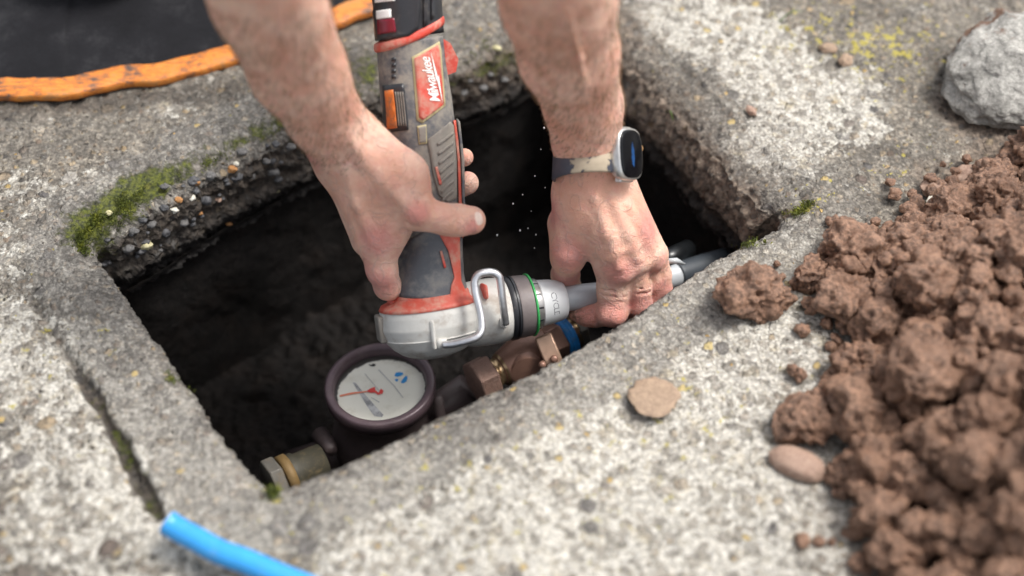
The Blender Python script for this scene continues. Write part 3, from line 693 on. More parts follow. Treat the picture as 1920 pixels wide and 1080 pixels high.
def text_on(name, s_, cpx, size, rot, mat, off, parent, shear=0.0, bold=0.0, surf=None, yoff=-.028, extra=None, sx=1.0):
    V, F = text_mesh(s_, size, shear, bold); surf = surf or front
    if extra:
        k = len(V); V += [(x, y, 0) for x, y in extra[0]]; F += [[i+k for i in f] for f in extra[1]]
    bm = bmesh.new(); bv = [bm.verts.new((x*sx, y, 0)) for x, y, z in V]
    for f in F:
        try: bm.faces.new([bv[i] for i in f])
        except ValueError: pass
    bmesh.ops.triangulate(bm, faces=bm.faces[:]); bmesh.ops.subdivide_edges(bm, edges=[e for e in bm.edges if e.calc_length() > size*.35], cuts=1); bmesh.ops.triangulate(bm, faces=bm.faces[:])
    bm.verts.index_update(); cx, cz = T(*cpx, yoff); ca, sa = math.cos(rot), math.sin(rot); out = []
    for v in bm.verts:
        x = cx+v.co.x*ca-v.co.y*sa; z = cz+v.co.x*sa+v.co.y*ca; out.append(TL(x, surf(x, z, off), z))
    FF = [[v.index for v in f.verts] for f in bm.faces]; bm.free()
    return part(name, (out, FF), mat, parent, smooth=False)
bolt = ([(-.030, -.0030), (-.004, -.0056), (-.006, -.0076), (.030, -.0030), (.004, -.0052), (.005, -.0036)], [[0, 1, 2], [1, 5, 4, 2], [4, 3, 5]])
text_on('script', 'Milwaukee', (806, 151), .0150, R(97), M_wht, .0024, badge, shear=.42, bold=.0001, extra=None, sx=.80)
bz = [(-.024, -.0062), (.004, -.0088), (.001, -.0070), (.026, -.0064), (-.002, -.0052), (.001, -.0070)]
def bolt_on():
    cx, cz = T(805, 150, -.028); ca, sa = math.cos(R(96)), math.sin(R(96)); V = []
    for x, y in [(-.025, -.0072), (.003, -.0100), (.0, -.0084), (.027, -.0070), (-.003, -.0058), (.0, -.0070)]:
        X = cx+x*ca-y*sa; Z = cz+x*sa+y*ca; V.append(TL(X, front(X, Z, .0026), Z))
    return V, [[0, 1, 2, 5], [5, 2, 3, 4]]
part('bolt_mark', bolt_on(), M_wht, badge, smooth=False)
# side label with orange stripe in a dark recess
spn = part('side_panel', patch([(722, 160), (756, 156), (766, 243), (728, 250)], .0010, .002), M_black, tool)
part('side_label', patch([(725, 170), (738, 168), (746, 240), (731, 243)], .0020, .0015), simple('orange_label', (.60, .15, .02), .5, dust=(.2, .12, .07), damt=.6, dscale=60), spn)
for i in range(4): part('label_line', patch([(741+i*4, 172), (743+i*4, 172), (750+i*4, 236), (748+i*4, 236)], .0018, .001), M_tan, spn)
for y in (108, 119, 130, 141): part('vent_slot', patch([(735, y), (742, y-1), (743, y+6), (736, y+7)], .0009, .001), M_black, tool)
part('rating_plate', patch([(781, 236), (798, 233), (800, 269), (785, 271)], .0010, .0015), M_yel, tool)
part('rating_plate_face', patch([(783, 239), (797, 236), (798, 266), (786, 268)], .0014, .0015), M_tan, tool)
# dusty ribbed grip panel on the front right
grip = part('grip_panel', patch([(800, 262), (846, 228), (855, 236), (860, 300), (860, 372), (840, 380), (823, 366), (812, 330), (806, 290)], .0016, .003), M_tan, tool)
for i in range(7):
    y = 252+i*18; part('grip_rib', patch([(818+i*1.5, y+16), (836, y+4), (852, y-6), (853, y-1), (838, y+10), (820+i*1.5, y+21)], .0027, .0018), M_tan, grip)
part('grip_notch', patch([(814, 313), (819, 312), (828, 345), (823, 347)], .0028, .001), M_red, grip)
# side strip down the right edge
part('side_strip', patch([(847, 226), (853, 225), (863, 300), (864, 372), (870, 440), (866, 446), (857, 380), (856, 300)], .0022, .004, yoff=-.012), M_redm, tool)
part('edge_plate', patch([(853, 222), (858, 228), (866, 300), (867, 375), (872, 440), (870, 440), (862, 375), (861, 300)], .0050, .006, yoff=0, surf=lambda x, z, o: -.006-o), M_body, tool)
# trigger at the back right
trg = [T(x, y) for x, y in [(828, 78), (838, 84), (852, 112), (848, 132), (832, 138), (826, 110)]]
V = [TL(x, y_, z) for y_ in (-.009, .009) for x, z in trg]; n = len(trg)
part('trigger', (V, [list(range(n)), list(range(2*n-1, n-1, -1))]+[[i, (i+1) % n, n+(i+1) % n, n+i] for i in range(n)]), M_red, tool, bevel=.002)
# lower housing: dark bulb, red frame
def loz(y): return zt(y)
part('lower_shell', patch([(796, 434), (775, 452), (758, 482), (748, 520), (744, 558), (800, 560), (842, 556), (845, 535), (851, 520), (840, 470), (826, 434)], .0014, .003, yoff=-.03), simple('slate_rubber', (.085, .09, .10), .6, dust=(.20, .19, .175), damt=.55, dscale=18), tool)
part('red_frame', patch([(820, 432), (866, 436), (866, 480), (867, 528), (884, 562), (860, 574), (741, 580), (736, 574), (742, 562), (800, 560), (842, 555), (845, 535), (852, 520), (841, 470)], .0022, .003, yoff=-.03), M_redm, tool)
part('shell_notch', patch([(824, 471), (828, 470), (835, 500), (831, 502)], .0032, .002), M_red, tool)
# ---- cast head: lathe round the tool's z, then the snout along its x
hs_ = [(586, 718, 893), (590, 714, 897), (605, 712, 906), (628, 712, 908), (650, 722, 903), (666, 738, 893), (676, 756, 876), (681, 780, 850)]
hst = []
for (py, l, r) in hs_:
    xl, z = T(l, py-9); xr, _ = T(r, py-9); hst.append((z, (xl+xr)/2, (xr-xl)/2))
hst.sort(); hz = [q[0] for q in hst]
def hring(z, t, off=0.0):
    cx = float(np.interp(z, hz, [q[1] for q in hst])); rx = float(np.interp(z, hz, [q[2] for q in hst]))
    c, s_ = sup(t, 2.15); return TL(cx+c*(rx+off), s_*(rx*.86+off), z)
zr = [hz[0]-.0015]+list(np.linspace(hz[0], hz[-1], 40))
V = []; NS = 96
for z in zr:
    for k in range(NS):
        V.append(hring(max(z, hz[0]), 2*math.pi*k/NS) if z >= hz[0] else TO+(hring(hz[0], 2*math.pi*k/NS)-TO)*1.0-TZ*.0015*0)
V = [hring(z, 2*math.pi*k/NS, -.004 if i == 0 else 0) for i, z in enumerate([hz[0]-.001]+list(np.linspace(hz[0], hz[-1], 40))) for k in range(NS)]
F = [tuple(x) for x in grid_faces(41, NS, True)]; F.append(tuple(range(NS-1, -1, -1))); F.append(tuple(len(V)-NS+k for k in range(NS)))
# snout profile along X: (x, radius)
def lathe_x(prof_, cz=0.0, cy=0.0, nseg=72, base=0, ez=1.0):
    V = []
    for x, r in prof_:
        for k in range(nseg): a = 2*math.pi*k/nseg; V.append(TL(x, cy+r*math.cos(a), cz+r*ez*math.sin(a)))
    F = [tuple(np.array(f)+base) for f in grid_faces(len(prof_), nseg, True)]
    F.append(tuple(base+k for k in range(nseg-1, -1, -1))); F.append(tuple(base+len(V)-nseg+k for k in range(nseg))); return V, F
SXC = T(955, 578)[1]                  # snout axis height
xs = lambda px, py=578: T(px, py)[0]
V2, F2 = lathe_x([(xs(850), .030), (xs(880), .0335), (xs(905), .0345), (xs(925), .0342), (xs(945), .0328), (xs(950), .031)], SXC, 0, base=len(V))
head = part('cast_head', (V+V2, F+F2), M_cast, tool)
head.data.set_sharp_from_angle(angle=R(40))
# raised seam rib and lugs
V = [hring(z, 2*math.pi*k/NS, o) for z, o in ((T(800, 626)[1]-.0012, -.002), (T(800, 626)[1]-.0008, .0007), (T(800, 626)[1]+.0008, .0007), (T(800, 626)[1]+.0012, -.002)) for k in range(NS)]
part('seam', (V, [tuple(x) for x in grid_faces(4, NS, True)]), M_cast, tool)
zt_ = hz[-1]
V = [hring(z, 2*math.pi*k/NS, o) for z, o in ((zt_-.0045, -.003), (zt_-.0040, .0012), (zt_-.0005, .0014)) for k in range(NS)]
for z, o in ((zt_+.0035, .0035), (zt_+.0085, .0014), (zt_+.010, -.003)): V += [ring_at(z, o)(2*math.pi*k/NS) for k in range(NS)]
part('red_ring', (V, [tuple(x) for x in grid_faces(6, NS, True)]), M_redm, tool)
def tbox(x0, x1, y0, y1, z0, z1): 
    V = [TL(x, y, z) for x in (x0, x1) for y in (y0, y1) for z in (z0, z1)]
    return V, [(0, 1, 3, 2), (4, 6, 7, 5), (0, 4, 5, 1), (2, 3, 7, 6), (0, 2, 6, 4), (1, 5, 7, 3)]
a = T(705, 600); b = T(722, 640); part('lug', tbox(a[0], b[0]+.006, -.012, .012, b[1], a[1]+.004), M_tan, tool, bevel=.002)
a = T(806, 603, -.05); b = T(822, 657, -.05); part('lug', tbox(a[0], b[0], -.048, -.030, b[1], a[1]), M_cast, tool, bevel=.003)
a = T(826, 636, -.05); b = T(842, 654, -.05); part('lug', tbox(a[0]-.004, b[0], -.049, -.034, b[1], a[1]), M_cast, tool, bevel=.003)
a = T(938, 596, -.04); b = T(955, 616, -.04); part('lug', tbox(a[0], b[0], -.038, -.022, b[1], a[1]), M_cast, tool, bevel=.003)
# red button on the snout
a = T(900, 532, -.02); b = T(912, 558, -.02); part('release_button', tbox(a[0], b[0], -.033, -.015, b[1], a[1]), M_red, tool, bevel=.0025)
# rings on the snout
rx_ = xs(950)
RG = [('black_ring', [(rx_-.001, .0325), (rx_+.001, .0336), (rx_+.003, .0336), (rx_+.0035, .0320), (rx_+.0048, .0320), (rx_+.0052, .0332), (rx_+.0072, .0332), (rx_+.0078, .031)], M_black),
      ('taupe_ring', [(rx_+.0070, .0300), (rx_+.0082, .0322), (rx_+.0100, .0326), (rx_+.0230, .0318), (rx_+.0240, .0305)], M_brown),
      ('green_band', [(rx_+.0232, .030), (rx_+.0236, .0325), (rx_+.0242, .0330), (rx_+.0252, .0330), (rx_+.0258, .0324), (rx_+.0262, .028)], M_green),
      ('jaw_collar', [(rx_+.0260, .0275), (rx_+.0300, .0272), (rx_+.0330, .0262), (rx_+.0332, .020)], simple('grey_steel', (.38, .37, .36), .35, metal=.7, dust=(.2, .17, .15), damt=.3))]
for nme, pr, mt in RG:
    o = part(nme, lathe_x(pr, SXC), mt, tool); o.data.set_sharp_from_angle(angle=R(35))
for k in range(12):       # dark slots between the expander jaws
    a = 2*math.pi*k/12; c, s_ = math.cos(a), math.sin(a)
    V = []
    for x, r0 in ((rx_+.0262, .0278), (rx_+.0325, .0268)):
        for w_, rr_ in ((-.0010, r0), (.0010, r0), (.0010, r0-.004), (-.0010, r0-.004)): V.append(TL(x, rr_*c-w_*s_, SXC+rr_*s_+w_*c))
    part('jaw_slot', (V, [(0, 1, 2, 3), (7, 6, 5, 4), (0, 4, 5, 1), (1, 5, 6, 2), (2, 6, 7, 3), (3, 7, 4, 0)]), M_black, tool, smooth=False)
def tube(pts, r, nseg=14, closed=False, caps=True, rs=None):
    P = [np.asarray(p, float) for p in pts]; V = []; N = None
    for i, p in enumerate(P):
        t = P[min(i+1, len(P)-1)]-P[max(i-1, 0)]; t /= np.linalg.norm(t)
        if N is None: N = np.cross(t, [0.3, .5, .81]); 
        N = N-t*(N@t); N /= np.linalg.norm(N); B = np.cross(t, N); q = rs[i] if rs else r
        for k in range(nseg): a = 2*math.pi*k/nseg; V.append(p+(N*math.cos(a)+B*math.sin(a))*q)
    F = [tuple(x) for x in grid_faces(len(P), nseg, True)]
    if caps: F.append(tuple(range(nseg-1, -1, -1))); F.append(tuple(len(V)-nseg+k for k in range(nseg)))
    return V, F
def spline(pts, n=8):
    P = [np.asarray(p, float) for p in pts]; P = [2*P[0]-P[1]]+P+[2*P[-1]-P[-2]]; out = []
    for i in range(1, len(P)-2):
        for k in range(n):
            t = k/n; a, b, c, d = P[i-1:i+3]; out.append(.5*((2*b)+(c-a)*t+(2*a-5*b+4*c-d)*t*t+(3*b-a-3*c+d)*t**3))
    out.append(P[-2]); return out
wire = [D(832, 647, 1.400), D(850, 645, 1.396), D(878, 638, 1.392), D(895, 631, 1.392), D(903, 618, 1.394), D(902, 595, 1.396), D(897, 572, 1.397), D(892, 552, 1.397), D(890, 530, 1.397), D(896, 516, 1.397), D(909, 511, 1.398),
        D(924, 511, 1.400), D(935, 518, 1.402), D(939, 534, 1.405), D(942, 560, 1.410), D(945, 585, 1.416), D(948, 607, 1.424)]
part('wire_hook', tube(spline(wire, 6), .0039, 16), M_wire, tool)

# ------------------------------------------------------------------ grey pipe with its white ring
axis = lambda x: TL(x, 0, SXC)
p0 = axis(rx_+.030); pe = D(1310, 500, 1.535)
pipe = empty('plastic_pipe', pe.tolist(), label='pale grey plastic pipe with a white ring, held by the hand wearing the watch', cat='pipe')
M_pipe = simple('translucent_grey_plastic', (.43, .455, .475), .35, bmp=.05, var=.06, dust=(.25, .22, .19), damt=.12, dscale=30)
M_sleeve = simple('white_plastic_ring', (.66, .67, .67), .4, bmp=.05, var=.04)
dirp = axis(.2)-axis(.1); dirp /= np.linalg.norm(dirp)
path = spline([axis(rx_+.045), axis(rx_+.075), D(1150, 549, 1.508), D(1220, 529, 1.522), D(1272, 515, 1.536)], 10)
part('tube', tube(path, .0134, 40), M_pipe, pipe)
sl_ = part('ring', lathe_x([(rx_+.0325, .018), (rx_+.0328, .0232), (rx_+.0345, .0246), (rx_+.047, .0232), (rx_+.058, .0210), (rx_+.0605, .0200), (rx_+.0620, .0185), (rx_+.0622, .012)], SXC), M_sleeve, pipe)
sl_.data.set_sharp_from_angle(angle=R(40))
def sleeve_surf(x, z, off): 
    r = float(np.interp(x, [rx_+.0345, rx_+.058], [.0246, .0210]))+off; u = min(abs(z-SXC)/r, .999); return -r*math.sqrt(1-u*u)
o = text_on('ring_marking', 'CYCLE', (1040, 569), .0088, R(-86), simple('grey_print', (.20, .20, .21), .6), .0005, sl_, surf=sleeve_surf, yoff=-.020)
# dark glossy coupling further along the pipe
q0 = D(1244, 488, 1.52); q1 = D(1290, 466, 1.56)
cpl = empty('pipe_coupling', q0.tolist(), label='dark glossy coupling beside the grey pipe where it leaves the pit', cat='pipe fitting')
part('coupling_body', tube([q0, q0*.7+q1*.3, q0*.65+q1*.35, q1], .014, 24, rs=[.008, .009, .010, .010]), simple('gloss_black_plastic', (.008, .009, .010), .3), cpl)
part('shaded_pipe_end', tube([D(1268, 516, 1.535), D(1271, 515, 1.536), D(1350, 492, 1.57), D(1420, 470, 1.62)], .0145, 24), simple('shaded_slate_plastic', (.035, .042, .050), .5), cpl)  # pipe runs on here, its shade put into the darker slate colour
part('coupling_highlight', tube([D(1251, 489, 1.488), D(1268, 489, 1.492), D(1284, 495, 1.498)], .0045, 12, rs=[.0025, .0035, .001]), simple('highlight_grey', (.42, .44, .45), .2), cpl)  # pale sliver shaped to stand in for the coupling's glossy highlight

# ------------------------------------------------------------------ round water meter
mc = W(712, 719, -.150)
meter = empty('water_meter', (mc[0], mc[1], -.27), label='round water meter with white dial, red pointer and dark purple-brown rim, below the tool head', cat='water meter')
tn = np.array([-.03, .085, 1.0]); tn /= np.linalg.norm(tn); ta = np.cross([0, 1, 0], tn); ta /= np.linalg.norm(ta); tb = np.cross(tn, ta)
sc_ = 105/FP*((mc-CP)@(-CB))
def MP(x, y, z): return mc+ta*x+tb*y+tn*z
def lathe_m(pr, nseg=96, cap0=True, cap1=True, wob=0.0):
    V = [MP(r*math.cos(2*math.pi*k/nseg), r*math.sin(2*math.pi*k/nseg), z) for r, z in pr for k in range(nseg)]
    F = [tuple(x) for x in grid_faces(len(pr), nseg, True)]
    if cap0: F.append(tuple(range(nseg-1, -1, -1)))
    if cap1: F.append(tuple(len(V)-nseg+k for k in range(nseg)))
    return V, F
Rr = sc_
M_bz = simple('purple_brown_bronze', (.12, .082, .092), .36, dust=(.17, .125, .125), damt=.45, dscale=35, bmp=.2, metal=.1)
M_mb = simple('dark_brown_casting', (.085, .062, .060), .5, dust=(.11, .085, .075), damt=.4, dscale=28, bmp=.4)
o = part('case', lathe_m([(Rr*.80, -.13), (Rr*1.0, -.115), (Rr*1.0, -.075), (Rr*.86, -.060), (Rr*.84, -.03), (Rr*.93, -.020), (Rr*.93, -.016)]), M_mb, meter)
o = part('rim', lathe_m([(Rr*.93, -.016), (Rr*.99, -.013), (Rr, -.004), (Rr*.985, .0), (Rr*.95, .0016), (Rr*.88, .0010), (Rr*.835, -.001), (Rr*.82, -.008), (Rr*.81, -.014)], cap0=False, cap1=False), M_bz, meter)
o.data.set_sharp_from_angle(angle=R(50))
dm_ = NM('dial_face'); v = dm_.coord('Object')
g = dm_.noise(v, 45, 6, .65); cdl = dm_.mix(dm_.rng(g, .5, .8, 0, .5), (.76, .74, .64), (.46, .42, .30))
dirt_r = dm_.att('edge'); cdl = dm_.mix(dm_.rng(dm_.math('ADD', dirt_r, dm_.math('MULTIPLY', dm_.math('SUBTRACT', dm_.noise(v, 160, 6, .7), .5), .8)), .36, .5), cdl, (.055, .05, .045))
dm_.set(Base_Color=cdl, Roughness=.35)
rw = np.linspace(0.0, .82, 44); V = []; ed = []
for r in rw:
    for k in range(120):
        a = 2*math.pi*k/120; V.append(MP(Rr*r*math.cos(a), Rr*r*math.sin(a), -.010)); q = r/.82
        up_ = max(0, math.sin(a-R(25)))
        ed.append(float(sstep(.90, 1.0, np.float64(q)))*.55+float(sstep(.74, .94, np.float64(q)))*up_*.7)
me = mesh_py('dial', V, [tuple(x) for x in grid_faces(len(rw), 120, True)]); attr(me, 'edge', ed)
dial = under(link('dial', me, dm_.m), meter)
def flat(name, polys, mat, z):
    V = []; F = []
    for p in polys: k = len(V); V += [MP(x*Rr, y*Rr, z) for x, y in p]; F.append(list(range(k, k+len(p))))
    return part(name, (V, F), mat, dial, smooth=False)
def mpx(px, py): # pixel -> dial units
    r = ray(px, py); p0 = MP(0, 0, -.010); t = ((p0-CP)@tn)/(r@tn); q = CP+r*t-p0; return float(q@ta)/Rr, float(q@tb)/Rr
M_bl = simple('blue_print', (.01, .24, .58), .4); M_rp = simple('red_print', (.68, .05, .04), .4); M_or = simple('orange_red_print', (.75, .22, .12), .4); M_gp = simple('pale_grey_print', (.42, .42, .41), .5)
M_dk = simple('shadow_black', (.02, .02, .02), .5)
Z640 = lambda x, y: mpx(600+x/4.909, 640+y/4.909)
flat('logo', [[Z640(*p) for p in [(685, 315), (700, 290), (730, 284), (762, 290), (768, 304), (745, 320), (715, 328), (695, 326)]],
              [Z640(*p) for p in [(800, 318), (805, 345), (795, 372), (770, 388), (745, 386), (750, 365), (770, 340), (785, 322)]],
              [Z640(*p) for p in [(688, 352), (712, 346), (722, 352), (712, 374), (694, 366)]]], M_bl, -.0096)
flat('pointer', [[Z640(*p) for p in [(430, 462), (470, 436), (505, 425), (510, 455), (540, 478), (560, 440), (585, 458), (575, 485), (535, 497), (505, 476), (470, 478), (440, 472)]]], M_rp, -.0090)
flat('pointer_tail', [[Z640(*p) for p in [(180, 500), (290, 474), (440, 460), (440, 470), (300, 490), (185, 514)]]], M_or, -.0092)
flat('counter_window', [[Z640(*p) for p in [(300, 380), (325, 380), (440, 520), (585, 680), (570, 700), (500, 690), (440, 610), (380, 510)]]], simple('counter_grey', (.50, .50, .49), .4, dust=(.25, .25, .25), damt=.7, dscale=60), -.0097)
flat('print_line', [[Z640(*p) for p in q] for q in [[(535, 265), (545, 262), (700, 425), (692, 428)], [(410, 300), (416, 298), (560, 470), (553, 472)], [(690, 430), (698, 427), (770, 520), (762, 522)], [(470, 520), (476, 517), (550, 560), (543, 566)]]], M_gp, -.0096)
flat('dial_shadow', [[Z640(*p) for p in [(445, 210), (470, 220), (490, 208), (515, 215), (505, 232), (480, 234), (462, 230)]]], M_dk, -.0094)  # leaf-shaped shadow laid on the dial as black colour
# screw lug on its left side, side flange
l0 = D(618, 838, 1.52)
V, F = tube([D(600, 815, 1.535), D(618, 838, 1.515), D(622, 846, 1.508)], .008, 16, rs=[.010, .008, .006]); part('side_lug', (V, F), M_mb, meter)
part('side_pipe', tube([MP(-Rr*.2, -Rr*.1, -.092), D(545, 880, 1.60)], .021, 24), M_mb, meter)
part('side_pipe', tube([MP(Rr*.3, 0, -.085), D(880, 730, 1.55)], .019, 24), M_mb, meter)
for y in (.0,): part('cast_rib', tube([MP(Rr*1.02, -Rr*.15, -.012), MP(Rr*1.06, -Rr*.2, -.06), MP(Rr*1.0, -Rr*.25, -.10)], .006, 10), M_mb, meter)

# hexagonal union at the near left corner of the pit
def hexprism(a, b, r, rot=0.0, n=6, bev=.12):
    a = np.asarray(a, float); b = np.asarray(b, float); t = b-a; L = np.linalg.norm(t); t /= L; u = np.cross(t, [0, 0, 1.]); u /= np.linalg.norm(u); v = np.cross(t, u); V = []
    for s_, k in ((0, 1-bev), (bev*r/L*.6, 1), (1-bev*r/L*.6, 1), (1, 1-bev)):
        for i in range(n): q = rot+2*math.pi*i/n; V.append(a+t*L*s_+(u*math.cos(q)+v*math.sin(q))*r*k)
    F = [tuple(x) for x in grid_faces(4, n, True)]; F.append(tuple(range(n-1, -1, -1))); F.append(tuple(len(V)-n+k for k in range(n))); return V, F
ua, ub = D(606, 862, 1.500), D(505, 908, 1.475)
union = empty('pipe_union', ua.tolist(), label='dull grey and ochre brass pipe union in the nearest pit corner, left of the meter', cat='pipe fitting')
lerp = lambda a, b, t: a*(1-t)+b*t
M_nk = simple('dull_nickel', (.15, .14, .12), .6, metal=.3, dust=(.20, .16, .11), damt=.5, dscale=40)
M_oc = simple('ochre_brass', (.20, .125, .045), .6, metal=.2, dust=(.24, .16, .07), damt=.5, dscale=40)
part('barrel', tube([lerp(ua, ub, .0), lerp(ua, ub, .45), lerp(ua, ub, .5), lerp(ua, ub, .75)], .02, 28, rs=[.018, .019, .0215, .0215]), simple('olive_stained_casting', (.050, .045, .030), .6, dust=(.16, .12, .06), damt=.5, dscale=50), union)
part('brass_band', tube([lerp(ua, ub, .58), lerp(ua, ub, .60), lerp(ua, ub, .74), lerp(ua, ub, .76)], .02, 28, rs=[.021, .0235, .0235, .021]), M_oc, union)
part('hex_nut', hexprism(lerp(ua, ub, .77), lerp(ua, ub, 1.02), .026, .35), M_nk, union, smooth=False, bevel=.001)

# ------------------------------------------------------------------ bronze valve
va, vb = D(884, 722, 1.512), D(1078, 623, 1.556)
valve = empty('bronze_valve', lerp(va, vb, .5).tolist(), label='brown bronze stop valve with blue tape at its far end, lying below the tool snout', cat='valve')
M_br = simple('brown_bronze', (.33, .185, .135), .40, metal=.35, dust=(.26, .16, .12), damt=.35, dscale=40, bmp=.3, bscale=450)
M_br2 = simple('speckled_rough_bronze', (.29, .175, .135), .5, metal=.3, dust=(.36, .24, .19), damt=.6, dscale=130, bmp=.9, bscale=600)
M_brass = simple('bright_brass_thread', (.52, .36, .20), .28, metal=.8)
VT = lambda t: lerp(va, vb, t)
part('hex_nut', hexprism(VT(.02), VT(.20), .0255, .15), M_br2, valve, smooth=False, bevel=.0012)
part('neck', tube([VT(.19), VT(.22), VT(.23), VT(.27), VT(.28), VT(.36)], .016, 32, rs=[.017, .017, .0155, .0155, .0185, .019]), M_brass, valve)
o = part('valve_body', tube([VT(.26), VT(.30), VT(.36), VT(.46), VT(.56), VT(.66), VT(.72), VT(.76)], .02, 40, rs=[.0150, .0195, .0215, .0255, .0265, .0245, .0215, .0205]), M_br, valve)
part('hex_end', hexprism(VT(.70), VT(.86), .0245, .45), M_br, valve, smooth=False, bevel=.0012)
c0 = VT(.50); fd = cs(.16, -.50, .86); fd /= np.linalg.norm(fd)
o = part('round_plug', tube([c0+fd*.004, c0+fd*.026, c0+fd*.0275, c0+fd*.028], .0185, 36, rs=[.0195, .0185, .0178, .0150]), M_br, valve); o.data.set_sharp_from_angle(angle=R(40))
pa = D(1002, 667, 1.478)
def cbox(c, ax, ay, az, hx, hy, hz_):
    V = [c+ax*x*hx+ay*y*hy+az*z*hz_ for x in (-1, 1) for y in (-1, 1) for z in (-1, 1)]
    return V, [(0, 1, 3, 2), (4, 6, 7, 5), (0, 4, 5, 1), (2, 3, 7, 6), (0, 2, 6, 4), (1, 5, 7, 3)]
tx_ = vb-va; tx_ /= np.linalg.norm(tx_); ty_ = fd-tx_*(fd@tx_); ty_ /= np.linalg.norm(ty_); tz_ = np.cross(tx_, ty_)
tabc = D(1032, 663, 1.498)
u_ = cs(.38, -.92, .0); u_ /= np.linalg.norm(u_); f_ = cs(.1, -.2, 1); f_ -= u_*(f_@u_); f_ /= np.linalg.norm(f_); s_ax = np.cross(u_, f_)
part('tab', cbox(tabc, s_ax, u_, f_, .0095, .021, .006), simple('pale_machined_bronze', (.58, .38, .27), .35, metal=.5, dust=(.45, .3, .22), damt=.3, dscale=50), valve, smooth=False, bevel=.002)
sc0 = D(1039, 673, 1.489)
V = []; 
o = part('screw', tube([sc0-f_*.004, sc0+f_*.0025, sc0+f_*.004, sc0+f_*.0045], .0035, 18, rs=[.0042, .0042, .003, .0012]), M_br, valve)
sc1 = D(1017, 684, 1.478); o = part('screw', tube([sc1-f_*.006, sc1+f_*.002, sc1+f_*.0035], .0025, 16, rs=[.0042, .0038, .0016]), M_br, valve)
part('tape', tube([VT(.85)]+[VT(.855+i*.0105) for i in range(9)]+[VT(.955)], .0225, 36, rs=[.018]+[.0222+.0007*((i*7) % 3) for i in range(9)]+[.018]), simple('blue_tape', (.03, .30, .80), .4, dust=(.15, .3, .5), damt=.4, dscale=80, bmp=.7, bscale=220), valve)
part('thread', tube([VT(.95)]+[VT(.95+i*.006) for i in range(1, 8)], .018, 28, rs=[.0175+.001*(i % 2) for i in range(8)]), M_brass, valve)
part('end_nut', hexprism(VT(.985), VT(1.07), .0205, .2), M_nk, valve, smooth=False, bevel=.001)

# ------------------------------------------------------------------ wrist watch
Wf = D(1106, 306, 1.405)
watch = empty('wrist_watch', Wf.tolist(), label='silver watch with black screen on a dark strap smeared with dried mud', cat='watch')
wa = cs(-.05, -1, .10); wa /= np.linalg.norm(wa)
nx_ = cs(1, 0, 0); nx_ = nx_-wa*(nx_@wa); nx_ /= np.linalg.norm(nx_); ny_ = np.cross(wa, nx_)
if ny_@CB < 0: ny_ = -ny_
V = []; NSG = 120; rows_ = [(-.0158, -.0012), (-.0158, .0010), (-.0145, .0022), (.0145, .0022), (.0158, .0010), (.0158, -.0012)]
for ww, oo in rows_:
    for k in range(NSG):
        a = 2*math.pi*k/NSG; rad_ = .0336+oo+.0002*math.sin(3*a)
        sag = .0035*math.cos(a)*1.0
        V.append(Wf+nx_*math.cos(a)*rad_*1.03+ny_*math.sin(a)*rad_*1.16+wa*(ww-(sag*.9)))
F = [tuple(x) for x in grid_faces(6, NSG, True)]+[tuple(int(v) for v in (5*NSG+k, 5*NSG+(k+1) % NSG, (k+1) % NSG, k)) for k in range(NSG)]
sm = NM('strap_rubber'); P_ = sm.coord(); mud = sm.math('ADD', sm.noise(P_, 75, 7, .6, .5), sm.math('MULTIPLY', sm.att('mud'), .42))
mk = sm.rng(mud, .655, .675); sm.bump(mk, .8, .0008)
sm.set(Base_Color=sm.mix(mk, (.055, .06, .08), sm.mix(sm.noise(P_, 200, 5), (.32, .26, .19), (.50, .42, .31))), Roughness=sm.rng(mk, 0, 1, .5, .9))
me = mesh_py('strap', V, F); ma = []
for v in V: ma.append(float(np.exp(-np.sum((v-D(1104, 308, 1.372))**2)/(.021**2))))
attr(me, 'mud', ma); under(link('strap', me, sm.m), watch)
wN = cs(.77, .02, .64); wN -= wa*(wN@wa); wN /= np.linalg.norm(wN); wU = cs(.05, 1, .12); wU -= wN*(wU@wN); wU /= np.linalg.norm(wU); wS = np.cross(wU, wN)
WC = D(1160, 291, 1.388)
def wprof(pr, n=3.2, nseg=80):
    V = []
    for hw, hh, z in pr:
        for k in range(nseg): c, s_ = sup(2*math.pi*k/nseg, n); V.append(WC+wS*c*hw+wU*s_*hh+wN*z)
    F = [tuple(x) for x in grid_faces(len(pr), nseg, True)]; F.append(tuple(range(nseg-1, -1, -1))); F.append(tuple(len(V)-nseg+k for k in range(nseg))); return V, F
M_ti = simple('brushed_silver_metal', (.60, .59, .57), .28, metal=.8, dust=(.38, .33, .26), damt=.25, dscale=60)
part('case', wprof([(.016, .019, .000), (.0190, .0230, .002), (.0205, .0252, .005), (.0208, .0256, .008), (.0208, .0256, .012), (.0200, .0248, .0142), (.0190, .0238, .0148)]), M_ti, watch)
gm_ = NM('watch_glass'); gm_.set(Base_Color=(.003, .0035, .005), Roughness=.12, Specular_IOR_Level=.22); glass = part('glass', wprof([(.0186, .0234, .0140), (.0186, .0234, .0150), (.0178, .0226, .0160), (.0160, .021, .0163)]), gm_.m, watch)
sc = NM('screen_light'); q = sc.coord(); sc.set(Base_Color=(.0, .01, .03), Roughness=.3, Emission_Color=sc.mix(sc.rng(sc.noise(q, 120, 3), .4, .6), (.0, .02, .08), (.01, .16, .55)), Emission_Strength=.22)
V = [WC+wS*x+wU*y+wN*.01645 for x, y in [(-.001, -.010), (.002, -.013), (.0035, -.004), (.003, .005), (.001, .012), (-.001, .007), (-.0018, -.003)]]
part('display', (V, [list(range(7))]), sc.m, glass, smooth=False)
